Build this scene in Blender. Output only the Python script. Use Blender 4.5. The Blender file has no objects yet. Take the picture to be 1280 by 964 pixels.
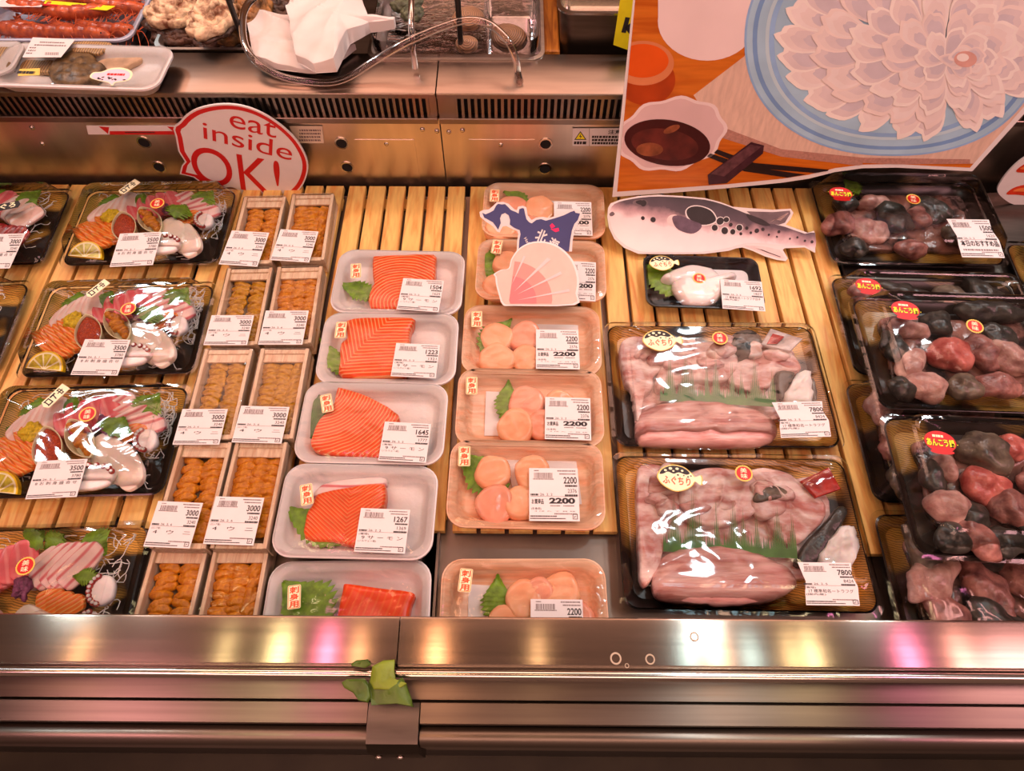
import bpy, math, random
from mathutils import Vector, Matrix, noise
C = bpy.context.scene.collection
PI = math.pi
R = math.radians
rnd = random.Random(7)
D = bpy.data

# ------------------------------------------------------------------ camera
F_PX, PITCH, YAW, CAM_H = 840.0, 59.6, 0.4, 0.80
cd = D.cameras.new('camera'); cam = D.objects.new('camera', cd); C.objects.link(cam)
cam.location = (0, 0, CAM_H); cam.rotation_euler = (R(90 - PITCH), 0, R(YAW))
cd.sensor_width = 36; cd.lens = F_PX / 1280 * 36; cd.clip_start = .01
bpy.context.scene.camera = cam
CR = cam.rotation_euler.to_matrix(); CP = Vector(cam.location)
def ray(u, v): return CR @ Vector((u - 640, 482 - v, -F_PX))
def at(u, v, z=0.0):                       # the point of the level plane z seen at a pixel of the photograph
    d = ray(u, v); return CP + d * ((z - CP.z) / d.z)
def local(root, u, v, z):                  # the same in a thing's own frame
    m = root.matrix_world.inverted(); o = m @ CP; d = m.to_3x3() @ ray(u, v)
    p = o + d * ((z - o.z) / d.z); return (p.x, p.y)

# ------------------------------------------------------------------ materials
TINT = (1.0, .68, .57)
def lin(c): return c / 12.92 if c <= .04045 else ((c + .055) / 1.055) ** 2.4
def S(r, g, b, k=1.0):                     # a colour as the photo shows it, with the warm lamp tint taken out
    return tuple(min(.93, lin(x / 255) / t * k) for x, t in zip((r, g, b), TINT))
def nd(nt, t, **kw):
    n = nt.nodes.new(t)
    for k, v in kw.items():
        if k in n.inputs: n.inputs[k].default_value = v
        else: setattr(n, k, v)
    return n
def base(name):
    m = D.materials.new(name); m.use_nodes = True
    nt = m.node_tree; return m, nt, nt.nodes['Principled BSDF']
def setp(b, **kw):
    for k, v in kw.items():
        k = k.replace('_', ' ')
        if k in b.inputs: b.inputs[k].default_value = v
def ramp(nt, stops):
    r = nt.nodes.new('ShaderNodeValToRGB'); e = r.color_ramp.elements
    while len(e) < len(stops): e.new(.5)
    for x, (p, c) in zip(e, stops): x.position = p; x.color = (*c, 1) if len(c) == 3 else c
    return r
def coords(nt, scale=(1, 1, 1), rot=(0, 0, 0), loc=(0, 0, 0), out='Object'):
    t = nt.nodes.new('ShaderNodeTexCoord'); m = nd(nt, 'ShaderNodeMapping')
    m.inputs['Scale'].default_value = scale; m.inputs['Rotation'].default_value = rot; m.inputs['Location'].default_value = loc
    nt.links.new(t.outputs[out], m.inputs['Vector']); return m.outputs['Vector']
def bump(nt, b, src, strength, dist):
    n = nd(nt, 'ShaderNodeBump', Strength=strength, Distance=dist)
    nt.links.new(src, n.inputs['Height']); nt.links.new(n.outputs['Normal'], b.inputs['Normal'])
def mat(name, col, rough=.5, metal=0, var=.12, scale=60, bmp=0, spec=.5, sss=0, coat=0, aniso=None, col2=None, stretch=(1, 1, 1), detail=3, mid=(.3, .7)):
    m, nt, b = base(name)
    n = nd(nt, 'ShaderNodeTexNoise', Scale=scale, Detail=detail)
    nt.links.new(coords(nt, stretch), n.inputs['Vector'])
    c2 = col2 or tuple(x * (1 - 2 * var) for x in col)
    r = ramp(nt, [(mid[0], c2), (mid[1], col)])
    nt.links.new(n.outputs['Fac'], r.inputs['Fac']); nt.links.new(r.outputs['Color'], b.inputs['Base Color'])
    setp(b, Roughness=rough, Metallic=metal, Specular_IOR_Level=spec, Subsurface_Weight=sss, Subsurface_Scale=.01, Coat_Weight=coat, Coat_Roughness=.08)
    if bmp: bump(nt, b, n.outputs['Fac'], 1, bmp)
    if aniso:
        setp(b, Anisotropic=aniso[0]); x = nd(nt, 'ShaderNodeCombineXYZ', X=aniso[1], Y=aniso[2], Z=0)
        nt.links.new(x.outputs[0], b.inputs['Tangent'])
    return m
def film_mat(name, tint=(1, 1, 1), rough=.06, k=1.0, wr=.4, scale=30, dist=.004):
    m, nt, b = base(name); nt.nodes.remove(b)
    t = nd(nt, 'ShaderNodeBsdfTransparent'); t.inputs[0].default_value = (*tint, 1)
    g = nd(nt, 'ShaderNodeBsdfGlossy', Roughness=rough)
    f = nd(nt, 'ShaderNodeFresnel', IOR=1.42)
    mu = nd(nt, 'ShaderNodeMath', operation='MULTIPLY'); mu.inputs[1].default_value = k
    n = nd(nt, 'ShaderNodeTexNoise', Scale=scale, Detail=2, Distortion=1.2)
    nt.links.new(coords(nt, (1, 1.6, 1)), n.inputs['Vector'])
    bp = nd(nt, 'ShaderNodeBump', Strength=wr, Distance=dist)
    nt.links.new(n.outputs['Fac'], bp.inputs['Height'])
    for x in (g, f): nt.links.new(bp.outputs['Normal'], x.inputs['Normal'])
    mx = nd(nt, 'ShaderNodeMixShader')
    nt.links.new(f.outputs[0], mu.inputs[0]); nt.links.new(mu.outputs[0], mx.inputs[0])
    nt.links.new(t.outputs[0], mx.inputs[1]); nt.links.new(g.outputs[0], mx.inputs[2])
    nt.links.new(mx.outputs[0], nt.nodes['Material Output'].inputs['Surface']); return m
def stripe(name, col, line, freq=220, rot=0, kind='BANDS', chev=False, cen=(0, 0), dist=2.5, width=.8, rough=.28, sss=.15, bmp=.0006):
    m, nt, b = base(name)
    v = coords(nt, rot=(0, 0, rot), loc=(-cen[0], -cen[1], 0))
    if chev:
        s = nd(nt, 'ShaderNodeSeparateXYZ'); nt.links.new(v, s.inputs[0])
        a = nd(nt, 'ShaderNodeMath', operation='ABSOLUTE'); nt.links.new(s.outputs['Y'], a.inputs[0])
        a2 = nd(nt, 'ShaderNodeMath', operation='MULTIPLY'); a2.inputs[1].default_value = .8; nt.links.new(a.outputs[0], a2.inputs[0])
        su = nd(nt, 'ShaderNodeMath', operation='ADD'); nt.links.new(s.outputs['X'], su.inputs[0]); nt.links.new(a2.outputs[0], su.inputs[1])
        cx = nd(nt, 'ShaderNodeCombineXYZ'); nt.links.new(su.outputs[0], cx.inputs[0]); nt.links.new(s.outputs['Y'], cx.inputs[1]); v = cx.outputs[0]
    w = nd(nt, 'ShaderNodeTexWave', wave_type=kind, Scale=freq / 4.0, Distortion=dist, Detail=1.5)
    w.inputs['Detail Scale'].default_value = .35
    if kind == 'RINGS': w.rings_direction = 'Z'
    nt.links.new(v, w.inputs['Vector'])
    r = ramp(nt, [(width - .15, col), (min(.99, width + .18), line)])
    nt.links.new(w.outputs['Fac'], r.inputs['Fac'])
    n = nd(nt, 'ShaderNodeTexNoise', Scale=40, Detail=3); nt.links.new(coords(nt), n.inputs['Vector'])
    mx = nd(nt, 'ShaderNodeMix', data_type='RGBA', blend_type='MULTIPLY'); mx.inputs[0].default_value = .5
    r2 = ramp(nt, [(.3, (.6, .55, .5)), (.7, (1, 1, 1))]); nt.links.new(n.outputs['Fac'], r2.inputs['Fac'])
    nt.links.new(r.outputs['Color'], mx.inputs[6]); nt.links.new(r2.outputs['Color'], mx.inputs[7])
    nt.links.new(mx.outputs[2], b.inputs['Base Color'])
    setp(b, Roughness=rough, Subsurface_Weight=sss, Subsurface_Scale=.008)
    if bmp: bump(nt, b, w.outputs['Fac'], .6, bmp)
    return m
def wood_mat(name, a, b_, sc=1.0, rnd_obj=True, rough=.5, axis=0):
    m, nt, b = base(name)
    t = nt.nodes.new('ShaderNodeTexCoord'); v = t.outputs['Object']
    if rnd_obj:
        oi = nt.nodes.new('ShaderNodeObjectInfo'); ad = nd(nt, 'ShaderNodeVectorMath', operation='ADD')
        ml = nd(nt, 'ShaderNodeVectorMath', operation='SCALE'); ml.inputs['Scale'].default_value = 9.0
        cb = nt.nodes.new('ShaderNodeCombineXYZ'); nt.links.new(oi.outputs['Random'], cb.inputs[0]); nt.links.new(oi.outputs['Random'], cb.inputs[1])
        nt.links.new(cb.outputs[0], ml.inputs[0]); nt.links.new(v, ad.inputs[0]); nt.links.new(ml.outputs[0], ad.inputs[1]); v = ad.outputs[0]
    mp = nd(nt, 'ShaderNodeMapping'); mp.inputs['Scale'].default_value = (1, .12, 1) if axis == 0 else (.12, 1, 1)
    nt.links.new(v, mp.inputs[0])
    n = nd(nt, 'ShaderNodeTexNoise', Scale=55 * sc, Detail=4, Distortion=1.5); nt.links.new(mp.outputs[0], n.inputs['Vector'])
    w = nd(nt, 'ShaderNodeTexNoise', Scale=260 * sc, Detail=2); nt.links.new(mp.outputs[0], w.inputs['Vector'])
    r = ramp(nt, [(.3, b_), (.55, a), (.8, tuple(min(1, x * 1.12) for x in a))]); nt.links.new(n.outputs['Fac'], r.inputs['Fac'])
    mx = nd(nt, 'ShaderNodeMix', data_type='RGBA', blend_type='MULTIPLY'); mx.inputs[0].default_value = .35
    nt.links.new(r.outputs['Color'], mx.inputs[6]); nt.links.new(w.outputs['Fac'], mx.inputs[7])
    nt.links.new(mx.outputs[2], b.inputs['Base Color']); setp(b, Roughness=rough); return m

M = {}
steel_l = (.60, .57, .53)
M['steel'] = mat('brushed_steel', steel_l, .30, 1, .08, 6, stretch=(1, 30, 30), aniso=(.85, 0, 1))
M['steel_cap'] = mat('brushed_steel_capping', (.38, .32, .26), .18, 1, .1, 5, stretch=(1, 40, 30), aniso=(1.0, 0, 1))
M['steel_low'] = mat('dull_lower_steel', (.21, .18, .15), .30, 1, .1, 5, stretch=(1, 40, 30), aniso=(.9, 0, 1))
M['steel_panel'] = mat('scuffed_steel_panel', (.74, .63, .52), .34, 1, .12, 9, detail=6, stretch=(3, 1, .4), bmp=.0006)
M['steel_ledge'] = mat('brushed_steel_ledge', (.29, .235, .195), .30, 1, .1, 8, detail=5, stretch=(1, 8, 1))
M['steel_pan'] = mat('dull_steel_pan', (.27, .22, .19), .42, 1, .14, 14, detail=6)
M['steel_dark'] = mat('dark_steel', (.16, .14, .12), .38, 1, .15, 12, stretch=(1, 8, 8))
M['chrome'] = mat('polished_tube', (.66, .62, .56), .16, 1, .05, 10)
M['black'] = mat('black_plastic', (.012, .011, .010), .3, 0, .2, 30)
M['hole'] = mat('hole_shade_black', (.004, .004, .004), .9, 0, .1, 30)  # near-black colour stands in for the shade inside holes, vents and well
M['slat'] = wood_mat('pine_slat', S(255, 174, 92), S(226, 128, 56))
M['boxwood'] = wood_mat('thin_box_wood', S(246, 190, 150), S(226, 158, 116), 2.2)
M['tablewood'] = wood_mat('orange_counter_wood', S(215, 120, 40), S(140, 60, 15), 1.4)
M['foam'] = mat('white_foam', (.74, .73, .73), .35, 0, .02, 300, bmp=.0002, sss=.05)
M['peach'] = wood_mat('wood_print_foam', S(255, 172, 130), S(250, 150, 104), 1.0, True, .35, 1)
M['paper'] = mat('white_paper', (.76, .76, .76), .7, 0, .02, 80)
M['ink'] = mat('black_ink', (.02, .018, .02), .6, 0, .1, 80)
M['grey_ink'] = mat('grey_ink', (.22, .17, .17), .6, 0, .1, 80)
M['red_ink'] = mat('red_ink', S(200, 18, 16), .5, 0, .04, 80)
M['orange_ink'] = mat('orange_red_ink', S(232, 70, 25), .5, 0, .04, 80)
M['cream'] = mat('cream_sticker', S(252, 220, 160), .5, 0, .03, 80)
M['gold_ink'] = mat('gold_ink', S(235, 175, 70), .45, 0, .08, 80)
M['yellow_ink'] = mat('yellow_ink', S(250, 205, 20), .5, 0, .04, 80)
M['orange_lip'] = mat('orange_print', S(240, 130, 40), .5, 0, .05, 80)
M['film'] = film_mat('cling_film', k=.75, wr=.4, scale=18)
M['lid'] = film_mat('clear_lid', (.96, .95, .94), .06, 1.35, .35, 9, .010)
M['clear'] = film_mat('clear_plastic', (.93, .90, .90), .05, 2.2, .15, 20)
M['hose'] = film_mat('clear_hose', (.97, .90, .88), .12, 1.5, .02, 20)
M['leaf'] = mat('shiso_leaf', S(118, 140, 22), .45, 0, .25, 120, bmp=.0008)
M['leaf_dark'] = mat('dark_shiso_leaf', S(66, 98, 38), .4, 0, .25, 120, bmp=.0008)
M['baran'] = mat('green_plastic_grass', S(74, 112, 30), .3, 0, .2, 60)
ORG, LINE = S(246, 72, 6), S(255, 146, 88)
M['salmon_a'] = stripe('salmon_arcs', ORG, LINE, 250, kind='RINGS', cen=(.006, -.040), dist=5)
M['salmon_b'] = stripe('salmon_diagonals', ORG, LINE, 190, R(125), dist=2.5, chev=True, cen=(.0, -.03))
M['salmon_c'] = stripe('salmon_curves', ORG, LINE, 280, kind='RINGS', cen=(-.070, .045), dist=5)
M['salmon_d'] = stripe('salmon_chevrons', ORG, S(255, 124, 62), 260, R(90), chev=True, cen=(-.03, -.01), dist=2)
M['salmon_e'] = stripe('salmon_plain', S(248, 62, 10), S(250, 84, 28), 160, R(20), dist=3, bmp=0)
M['salmon_s'] = stripe('salmon_slice_lines', S(248, 110, 25), S(255, 160, 80), 260, R(70), dist=2)
M['tuna'] = stripe('medium_fat_tuna', S(232, 88, 90), S(242, 124, 118), 100, R(80), dist=3)
M['tuna_red'] = stripe('lean_tuna', S(150, 26, 26), S(190, 50, 48), 160, R(80), dist=3)
M['snapper'] = stripe('snapper_flesh', S(246, 188, 172), S(215, 95, 95), 90, R(85), dist=5, width=.84)
M['whitefish'] = stripe('white_fish_flesh', S(240, 176, 156), S(250, 200, 184), 80, R(80), dist=3)
M['squid'] = mat('squid_flesh', S(250, 200, 176), .25, 0, .06, 40, sss=.25)
M['octo'] = mat('octopus_flesh', S(252, 212, 192), .3, 0, .08, 60, sss=.2)
M['octo_red'] = mat('octopus_skin', S(196, 60, 50), .3, 0, .25, 150)
M['scallop'] = mat('raw_scallop', S(254, 166, 120), .22, 0, .06, 30, sss=.2, col2=S(246, 142, 96), bmp=.0012)
M['scallop_pink'] = mat('raw_pink_scallop', S(250, 154, 118), .22, 0, .06, 30, sss=.2, col2=S(240, 130, 96), bmp=.0012)
M['urchin'] = mat('sea_urchin_orange', S(228, 130, 18), .36, 0, .15, 130, bmp=.003, sss=.05, col2=S(164, 76, 4), detail=5)
M['urchin_pale'] = mat('sea_urchin_golden', S(216, 138, 22), .36, 0, .15, 130, bmp=.003, sss=.05, col2=S(146, 80, 6), detail=5)
M['roe'] = mat('salmon_roe', S(205, 62, 12), .2, 0, .3, 420, bmp=.002, col2=S(140, 28, 5))
M['flower'] = mat('yellow_chrysanthemum', S(248, 185, 20), .6, 0, .25, 260, bmp=.002)
M['shell_flower'] = mat('purple_shiso_flower', S(150, 70, 100), .6, 0, .3, 260, bmp=.002)
M['lemon'] = mat('lemon_rind', S(245, 180, 20), .4, 0, .1, 200)
M['pith'] = mat('lemon_pith', S(255, 225, 160), .5, 0, .05, 100)
M['pulp'] = mat('lemon_pulp', S(240, 180, 60), .2, 0, .2, 220, sss=.3)
M['daikon'] = mat('daikon_shreds', S(252, 222, 190), .3, 0, .04, 80, sss=.2)
M['fugu'] = mat('puffer_flesh', S(244, 192, 174), .22, 0, .12, 60, bmp=.0035, sss=.1, col2=S(192, 108, 94), detail=7, stretch=(.4, 1, 1), mid=(.36, .62))
M['fugu_fillet'] = mat('puffer_fillet', S(238, 170, 152), .22, 0, .14, 50, bmp=.003, sss=.1, col2=S(190, 102, 90), detail=7, stretch=(.35, 2.5, 1))
M['skin'] = mat('dark_fish_skin', S(70, 58, 48), .3, 0, .3, 60, bmp=.002, col2=S(28, 24, 22))
M['skin_brown'] = mat('brown_fish_skin', S(130, 100, 78), .3, 0, .3, 60, bmp=.002, col2=S(70, 52, 44))
M['shirako'] = mat('puffer_milt', S(255, 200, 182), .2, 0, .05, 30, sss=.3)
M['monk'] = mat('monkfish_flesh', S(190, 112, 95), .22, 0, .2, 60, bmp=.004, sss=.1, col2=S(96, 48, 44), detail=6)
M['monk_pale'] = mat('pale_monkfish_flesh', S(226, 160, 138), .22, 0, .2, 55, bmp=.004, sss=.1, col2=S(160, 92, 80), detail=5)
M['monk_red'] = mat('pink_monkfish_liver', S(236, 120, 100), .22, 0, .2, 50, bmp=.004, sss=.1, col2=S(160, 52, 46), detail=5)
M['packet_red'] = mat('red_sauce_packet', S(205, 45, 30), .3, 0, .2, 90, bmp=.001)
M['packet_clear'] = mat('pale_sauce_packet', S(235, 190, 175), .3, 0, .15, 90, bmp=.001)
M['lacquer'] = mat('black_lacquer_tray', (.012, .010, .010), .22, 0, .2, 30)
def woven(name, a, b_, thr=.5, sc=9, grad=0.0):
    m, nt, b = base(name); v = coords(nt)
    n = nd(nt, 'ShaderNodeTexNoise', Scale=sc, Detail=2); nt.links.new(v, n.inputs['Vector'])
    s_ = nd(nt, 'ShaderNodeSeparateXYZ'); nt.links.new(v, s_.inputs[0])
    gy = nd(nt, 'ShaderNodeMath', operation='MULTIPLY_ADD'); gy.inputs[1].default_value = grad; nt.links.new(s_.outputs['Y'], gy.inputs[0])
    gx = nd(nt, 'ShaderNodeMath', operation='MULTIPLY_ADD'); gx.inputs[1].default_value = -grad*.35; nt.links.new(s_.outputs['X'], gx.inputs[0]); nt.links.new(n.outputs['Fac'], gx.inputs[2]); nt.links.new(gx.outputs[0], gy.inputs[2])
    w = nd(nt, 'ShaderNodeTexWave', Scale=110, Distortion=5, Detail=2, bands_direction='Y'); nt.links.new(coords(nt, rot=(0, 0, R(12))), w.inputs['Vector'])
    r = ramp(nt, [(.15, tuple(x * .45 for x in a)), (.6, a)]); nt.links.new(w.outputs['Fac'], r.inputs['Fac'])
    r2 = ramp(nt, [(thr - .03, (0, 0, 0)), (thr + .03, (1, 1, 1))]); nt.links.new(gy.outputs[0], r2.inputs['Fac'])
    mx = nd(nt, 'ShaderNodeMix', data_type='RGBA'); mx.inputs[6].default_value = (*b_, 1)
    nt.links.new(r2.outputs['Color'], mx.inputs[0]); nt.links.new(r.outputs['Color'], mx.inputs[7])
    nt.links.new(mx.outputs[2], b.inputs['Base Color']); setp(b, Roughness=.3); return m
M['sashimi_tray'] = woven('gold_straw_and_black_print', S(250, 165, 70), (.015, .012, .01), .45, 9, 3.0)
M['gold_tray'] = woven('gold_straw_print', S(235, 150, 62), (.015, .012, .01), .50, 9)
M['olive_tray'] = woven('olive_straw_print', S(176, 118, 50), (.02, .016, .012), .56, 8)

# ------------------------------------------------------------------ mesh builder
_cache = {}
def text_geo(s, bold):
    k = (s, bold)
    if k not in _cache:
        cu = D.curves.new('lettering', 'FONT'); cu.body = s; cu.resolution_u = 8 if s in ('eat', 'inside', 'OK!', 'k', '2200') else 2; cu.offset = bold
        ob = D.objects.new('lettering', cu); C.objects.link(ob)
        me = D.meshes.new_from_object(ob.evaluated_get(bpy.context.evaluated_depsgraph_get()))
        vs = [(v.co.x, v.co.y) for v in me.vertices]; fs = [tuple(p.vertices) for p in me.polygons]
        D.objects.remove(ob); D.curves.remove(cu); D.meshes.remove(me)
        _cache[k] = (vs, fs)
    return _cache[k]
class MB:
    def __init__(s): s.v, s.f, s.m = [], [], []
    def add(s, vs, fs, m=0, X=None):
        b = len(s.v); s.v += [(X @ Vector(p)) if X else Vector(p) for p in vs]
        s.f += [tuple(b + i for i in f) for f in fs]; s.m += [m] * len(fs); return s
    def loft(s, loops, m=0, c0=True, c1=True, X=None, closed=True):
        n = len(loops[0]); vs = [p for l in loops for p in l]; fs = []
        for a in range(len(loops) - 1):
            for i in range(n if closed else n - 1):
                j = (i + 1) % n; fs.append((a*n + i, a*n + j, (a+1)*n + j, (a+1)*n + i))
        if c0: fs.append(tuple(range(n))[::-1])
        if c1: fs.append(tuple((len(loops)-1)*n + i for i in range(n)))
        return s.add(vs, fs, m, X)
    def box(s, c, d, m=0, X=None, ch=0):
        x, y, z = c; w, h, t = d[0]/2, d[1]/2, d[2]/2
        def lp(k, zz): return [(x-w+k, y-h+k, zz), (x+w-k, y-h+k, zz), (x+w-k, y+h-k, zz), (x-w+k, y+h-k, zz)]
        if ch: return s.loft([lp(ch, z-t), lp(0, z-t+ch), lp(0, z+t-ch), lp(ch, z+t)], m, X=X)
        return s.loft([lp(0, z-t), lp(0, z+t)], m, X=X)
    def tube(s, pts, r, n=8, m=0, X=None, ends=True):
        P = [Vector(p) for p in pts]; loops = []
        ref = Vector((0, 0, 1))
        for i, p in enumerate(P):
            t = (P[min(i+1, len(P)-1)] - P[max(i-1, 0)]).normalized()
            a = t.cross(ref)
            if a.length < 1e-3: a = t.cross(Vector((1, 0, 0)))
            a.normalize(); b = a.cross(t); rr = r[i] if isinstance(r, (list, tuple)) else r
            loops.append([p + (a*math.cos(k*2*PI/n) + b*math.sin(k*2*PI/n)) * rr for k in range(n)])
        return s.loft(loops, m, ends, ends, X)
    def ball(s, c, d, m=0, X=None, nu=14, nv=9, amp=0, fr=60, seed=0, flat=0):
        T = Matrix.Translation(c); X = (X @ T) if X else T
        vs, fs = [], []
        for j in range(nv + 1):
            for i in range(nu):
                a, b = 2*PI*i/nu, PI*j/nv
                p = Vector((math.sin(b)*math.cos(a)*d[0]/2, math.sin(b)*math.sin(a)*d[1]/2, -math.cos(b)*d[2]/2))
                if amp: o_ = Vector((seed*3.1, seed*1.7, seed)); p *= 1 + amp*(noise.noise(p*fr+o_) + .45*noise.noise(p*fr*2.3+o_) + (.5*(.35-abs(noise.noise(p*fr*1.4-o_))) if nu > 30 else 0))
                if flat and p.z < -d[2]/2*flat: p.z = -d[2]/2*flat
                vs.append(p)
        for j in range(nv):
            for i in range(nu):
                k = (i+1) % nu; fs.append((j*nu+i, j*nu+k, (j+1)*nu+k, (j+1)*nu+i))
        return s.add(vs, fs, m, X)
    def poly(s, pts, z, m=0, X=None):
        pts = [(p[0], p[1], z) for p in pts]
        a = sum(pts[i][0]*pts[(i+1) % len(pts)][1] - pts[(i+1) % len(pts)][0]*pts[i][1] for i in range(len(pts)))
        if a < 0: pts.reverse()
        return s.add(pts, [tuple(range(len(pts)))], m, X)
    def plate(s, pts, z0, z1, m=0, X=None):                    # a cut-out board of real thickness
        a = sum(pts[i][0]*pts[(i+1) % len(pts)][1] - pts[(i+1) % len(pts)][0]*pts[i][1] for i in range(len(pts)))
        if a < 0: pts = pts[::-1]
        return s.loft([[(p[0], p[1], z0) for p in pts], [(p[0], p[1], z1) for p in pts]], m, X=X)
    def slab(s, pts, z0, h, r, m=0, X=None, puff=0, amp=0, seed=0, fr=45, rings=3, fold=0):
        a = sum(pts[i][0]*pts[(i+1) % len(pts)][1] - pts[(i+1) % len(pts)][0]*pts[i][1] for i in range(len(pts)))
        if a < 0: pts = pts[::-1]
        n = len(pts); cx = sum(p[0] for p in pts)/n; cy = sum(p[1] for p in pts)/n
        R_ = sum(math.hypot(p[0]-cx, p[1]-cy) for p in pts)/n; q = min(.5, r/R_)
        prof = [(1-.6*q, z0), (1, z0+.5*r), (1, z0+h-r), (1-.3*q, z0+h-.3*r), (1-q, z0+h)] + [((1-q)*(1-(i+1)/(rings+.6)), z0+h) for i in range(rings)]
        th = seed*1.3; ct, st = math.cos(th), math.sin(th); loops = []
        for k, (sc, z) in enumerate(prof):
            l = []
            for p in pts:
                x, y = cx+(p[0]-cx)*sc, cy+(p[1]-cy)*sc
                zz = z + (puff*(1-sc*sc) if k > 3 else 0)
                if amp and k > 1: zz += amp*(noise.noise(Vector((x*fr, y*fr, seed*2.3))) + .4*noise.noise(Vector((x*fr*2.7, y*fr*2.7, seed*1.3))))
                if fold and k > 1:
                    u, v = x*ct+y*st, -x*st+y*ct
                    f_ = 1-2*abs(noise.noise(Vector((u*fr*.9, v*fr*.28, seed*3.7)))); zz += fold*(f_*f_*f_-.45)
                if amp and k in (1, 2, 3, 4): x += .6*amp*noise.noise(Vector((x*fr*2, y*fr*2, seed+5))); y += .6*amp*noise.noise(Vector((x*fr*2, y*fr*2, seed+9)))
                l.append((x, y, zz))
            loops.append(l)
        return s.loft(loops, m, X=X)
    def text(s, t, x0, y0, x1, y1, z, m=0, X=None, bold=0):    # lettering fitted to a rectangle
        vs, fs = text_geo(t, bold)
        if not vs: return s
        ax, bx = min(v[0] for v in vs), max(v[0] for v in vs); ay, by = min(v[1] for v in vs), max(v[1] for v in vs)
        kx, ky = (x1-x0)/max(bx-ax, 1e-6), (y1-y0)/max(by-ay, 1e-6)
        return s.add([(x0+(v[0]-ax)*kx, y0+(v[1]-ay)*ky, z) for v in vs], fs, m, X)
    def build(s, name, mats, parent=None, sharp=40):
        me = D.meshes.new(name); me.from_pydata([tuple(v) for v in s.v], [], s.f)
        mats = mats if isinstance(mats, (list, tuple)) else [mats]
        for q in mats: me.materials.append(M[q] if isinstance(q, str) else q)
        me.polygons.foreach_set('material_index', s.m)
        me.polygons.foreach_set('use_smooth', [True]*len(s.f)); me.update()
        me.set_sharp_from_angle(angle=R(sharp))
        o = D.objects.new(name, me); C.objects.link(o)
        if parent: o.parent = parent
        return o
def tag(o, label, cat=None, group=None, kind=None):
    o['label'] = label
    if cat: o['category'] = cat
    if group: o['group'] = group
    if kind: o['kind'] = kind
    return o
def thing(name, label, cat, loc=(0, 0, 0), rz=0, rx=0, group=None):
    o = D.objects.new(name, None); C.objects.link(o); o.empty_display_size = .02
    o.location = loc; o.rotation_euler = (rx, 0, rz); tag(o, label, cat, group)
    o.matrix_world = Matrix.LocRotScale(Vector(loc), o.rotation_euler.to_quaternion(), None)
    return o
def dup(o, parent, loc=None, rot=None, name=None):
    c = o.copy(); C.objects.link(c); c.parent = parent
    if name: c.name = name
    if loc is not None: c.location = loc
    if rot is not None: c.rotation_euler = rot
    return c
def smooth(pts, k=4):
    n = len(pts); out = []
    for i in range(n):
        a, b, c, d = (Vector(pts[(i+j-1) % n]) for j in range(4))
        for q in range(k):
            t = q/k; out.append(tuple(.5*((2*b) + (c-a)*t + (2*a-5*b+4*c-d)*t*t + (3*b-a-3*c+d)*t**3)))
    return out
def path(pts, k=6):
    n = len(pts); out = []
    for i in range(n-1):
        a, b, c, d = Vector(pts[max(i-1, 0)]), Vector(pts[i]), Vector(pts[i+1]), Vector(pts[min(i+2, n-1)])
        for q in range(k):
            t = q/k; out.append(.5*((2*b) + (c-a)*t + (2*a-5*b+4*c-d)*t*t + (3*b-a-3*c+d)*t**3))
    return out + [Vector(pts[-1])]
def rr(w, d, r, z, n=6, dx=0, dy=0):
    out = []
    for cx, cy, a0 in ((w/2-r, d/2-r, 0), (-w/2+r, d/2-r, 90), (-w/2+r, -d/2+r, 180), (w/2-r, -d/2+r, 270)):
        for i in range(n+1):
            a = R(a0 + 90*i/n); out.append((dx+cx+r*math.cos(a), dy+cy+r*math.sin(a), z))
    return out
def ell(cx, cy, a, b, n=40, rot=0):
    c, s_ = math.cos(rot), math.sin(rot)
    return [(cx+a*math.cos(t)*c-b*math.sin(t)*s_, cy+a*math.cos(t)*s_+b*math.sin(t)*c) for t in (2*PI*i/n for i in range(n))]
def Z(s_, ox, oy):                          # zoomed-view coordinates back to photo pixels
    return lambda pts: [(ox + x/s_, oy + y/s_) for x, y in pts]
def quad(q, z):                             # centre and heading of a rectangle from its four corners
    a, b, c, d = (at(u, v, z) for u, v in q)
    ctr = (a+b+c+d)/4; x = (b-a)+(c-d); y = (a-d)+(b-c)
    an = math.atan2(x.y, x.x); sk = math.atan2(-y.x, y.y)
    return ctr, (2*an+sk)/3
def L(root, pts, z): return [local(root, u, v, z) for u, v in pts]

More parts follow.
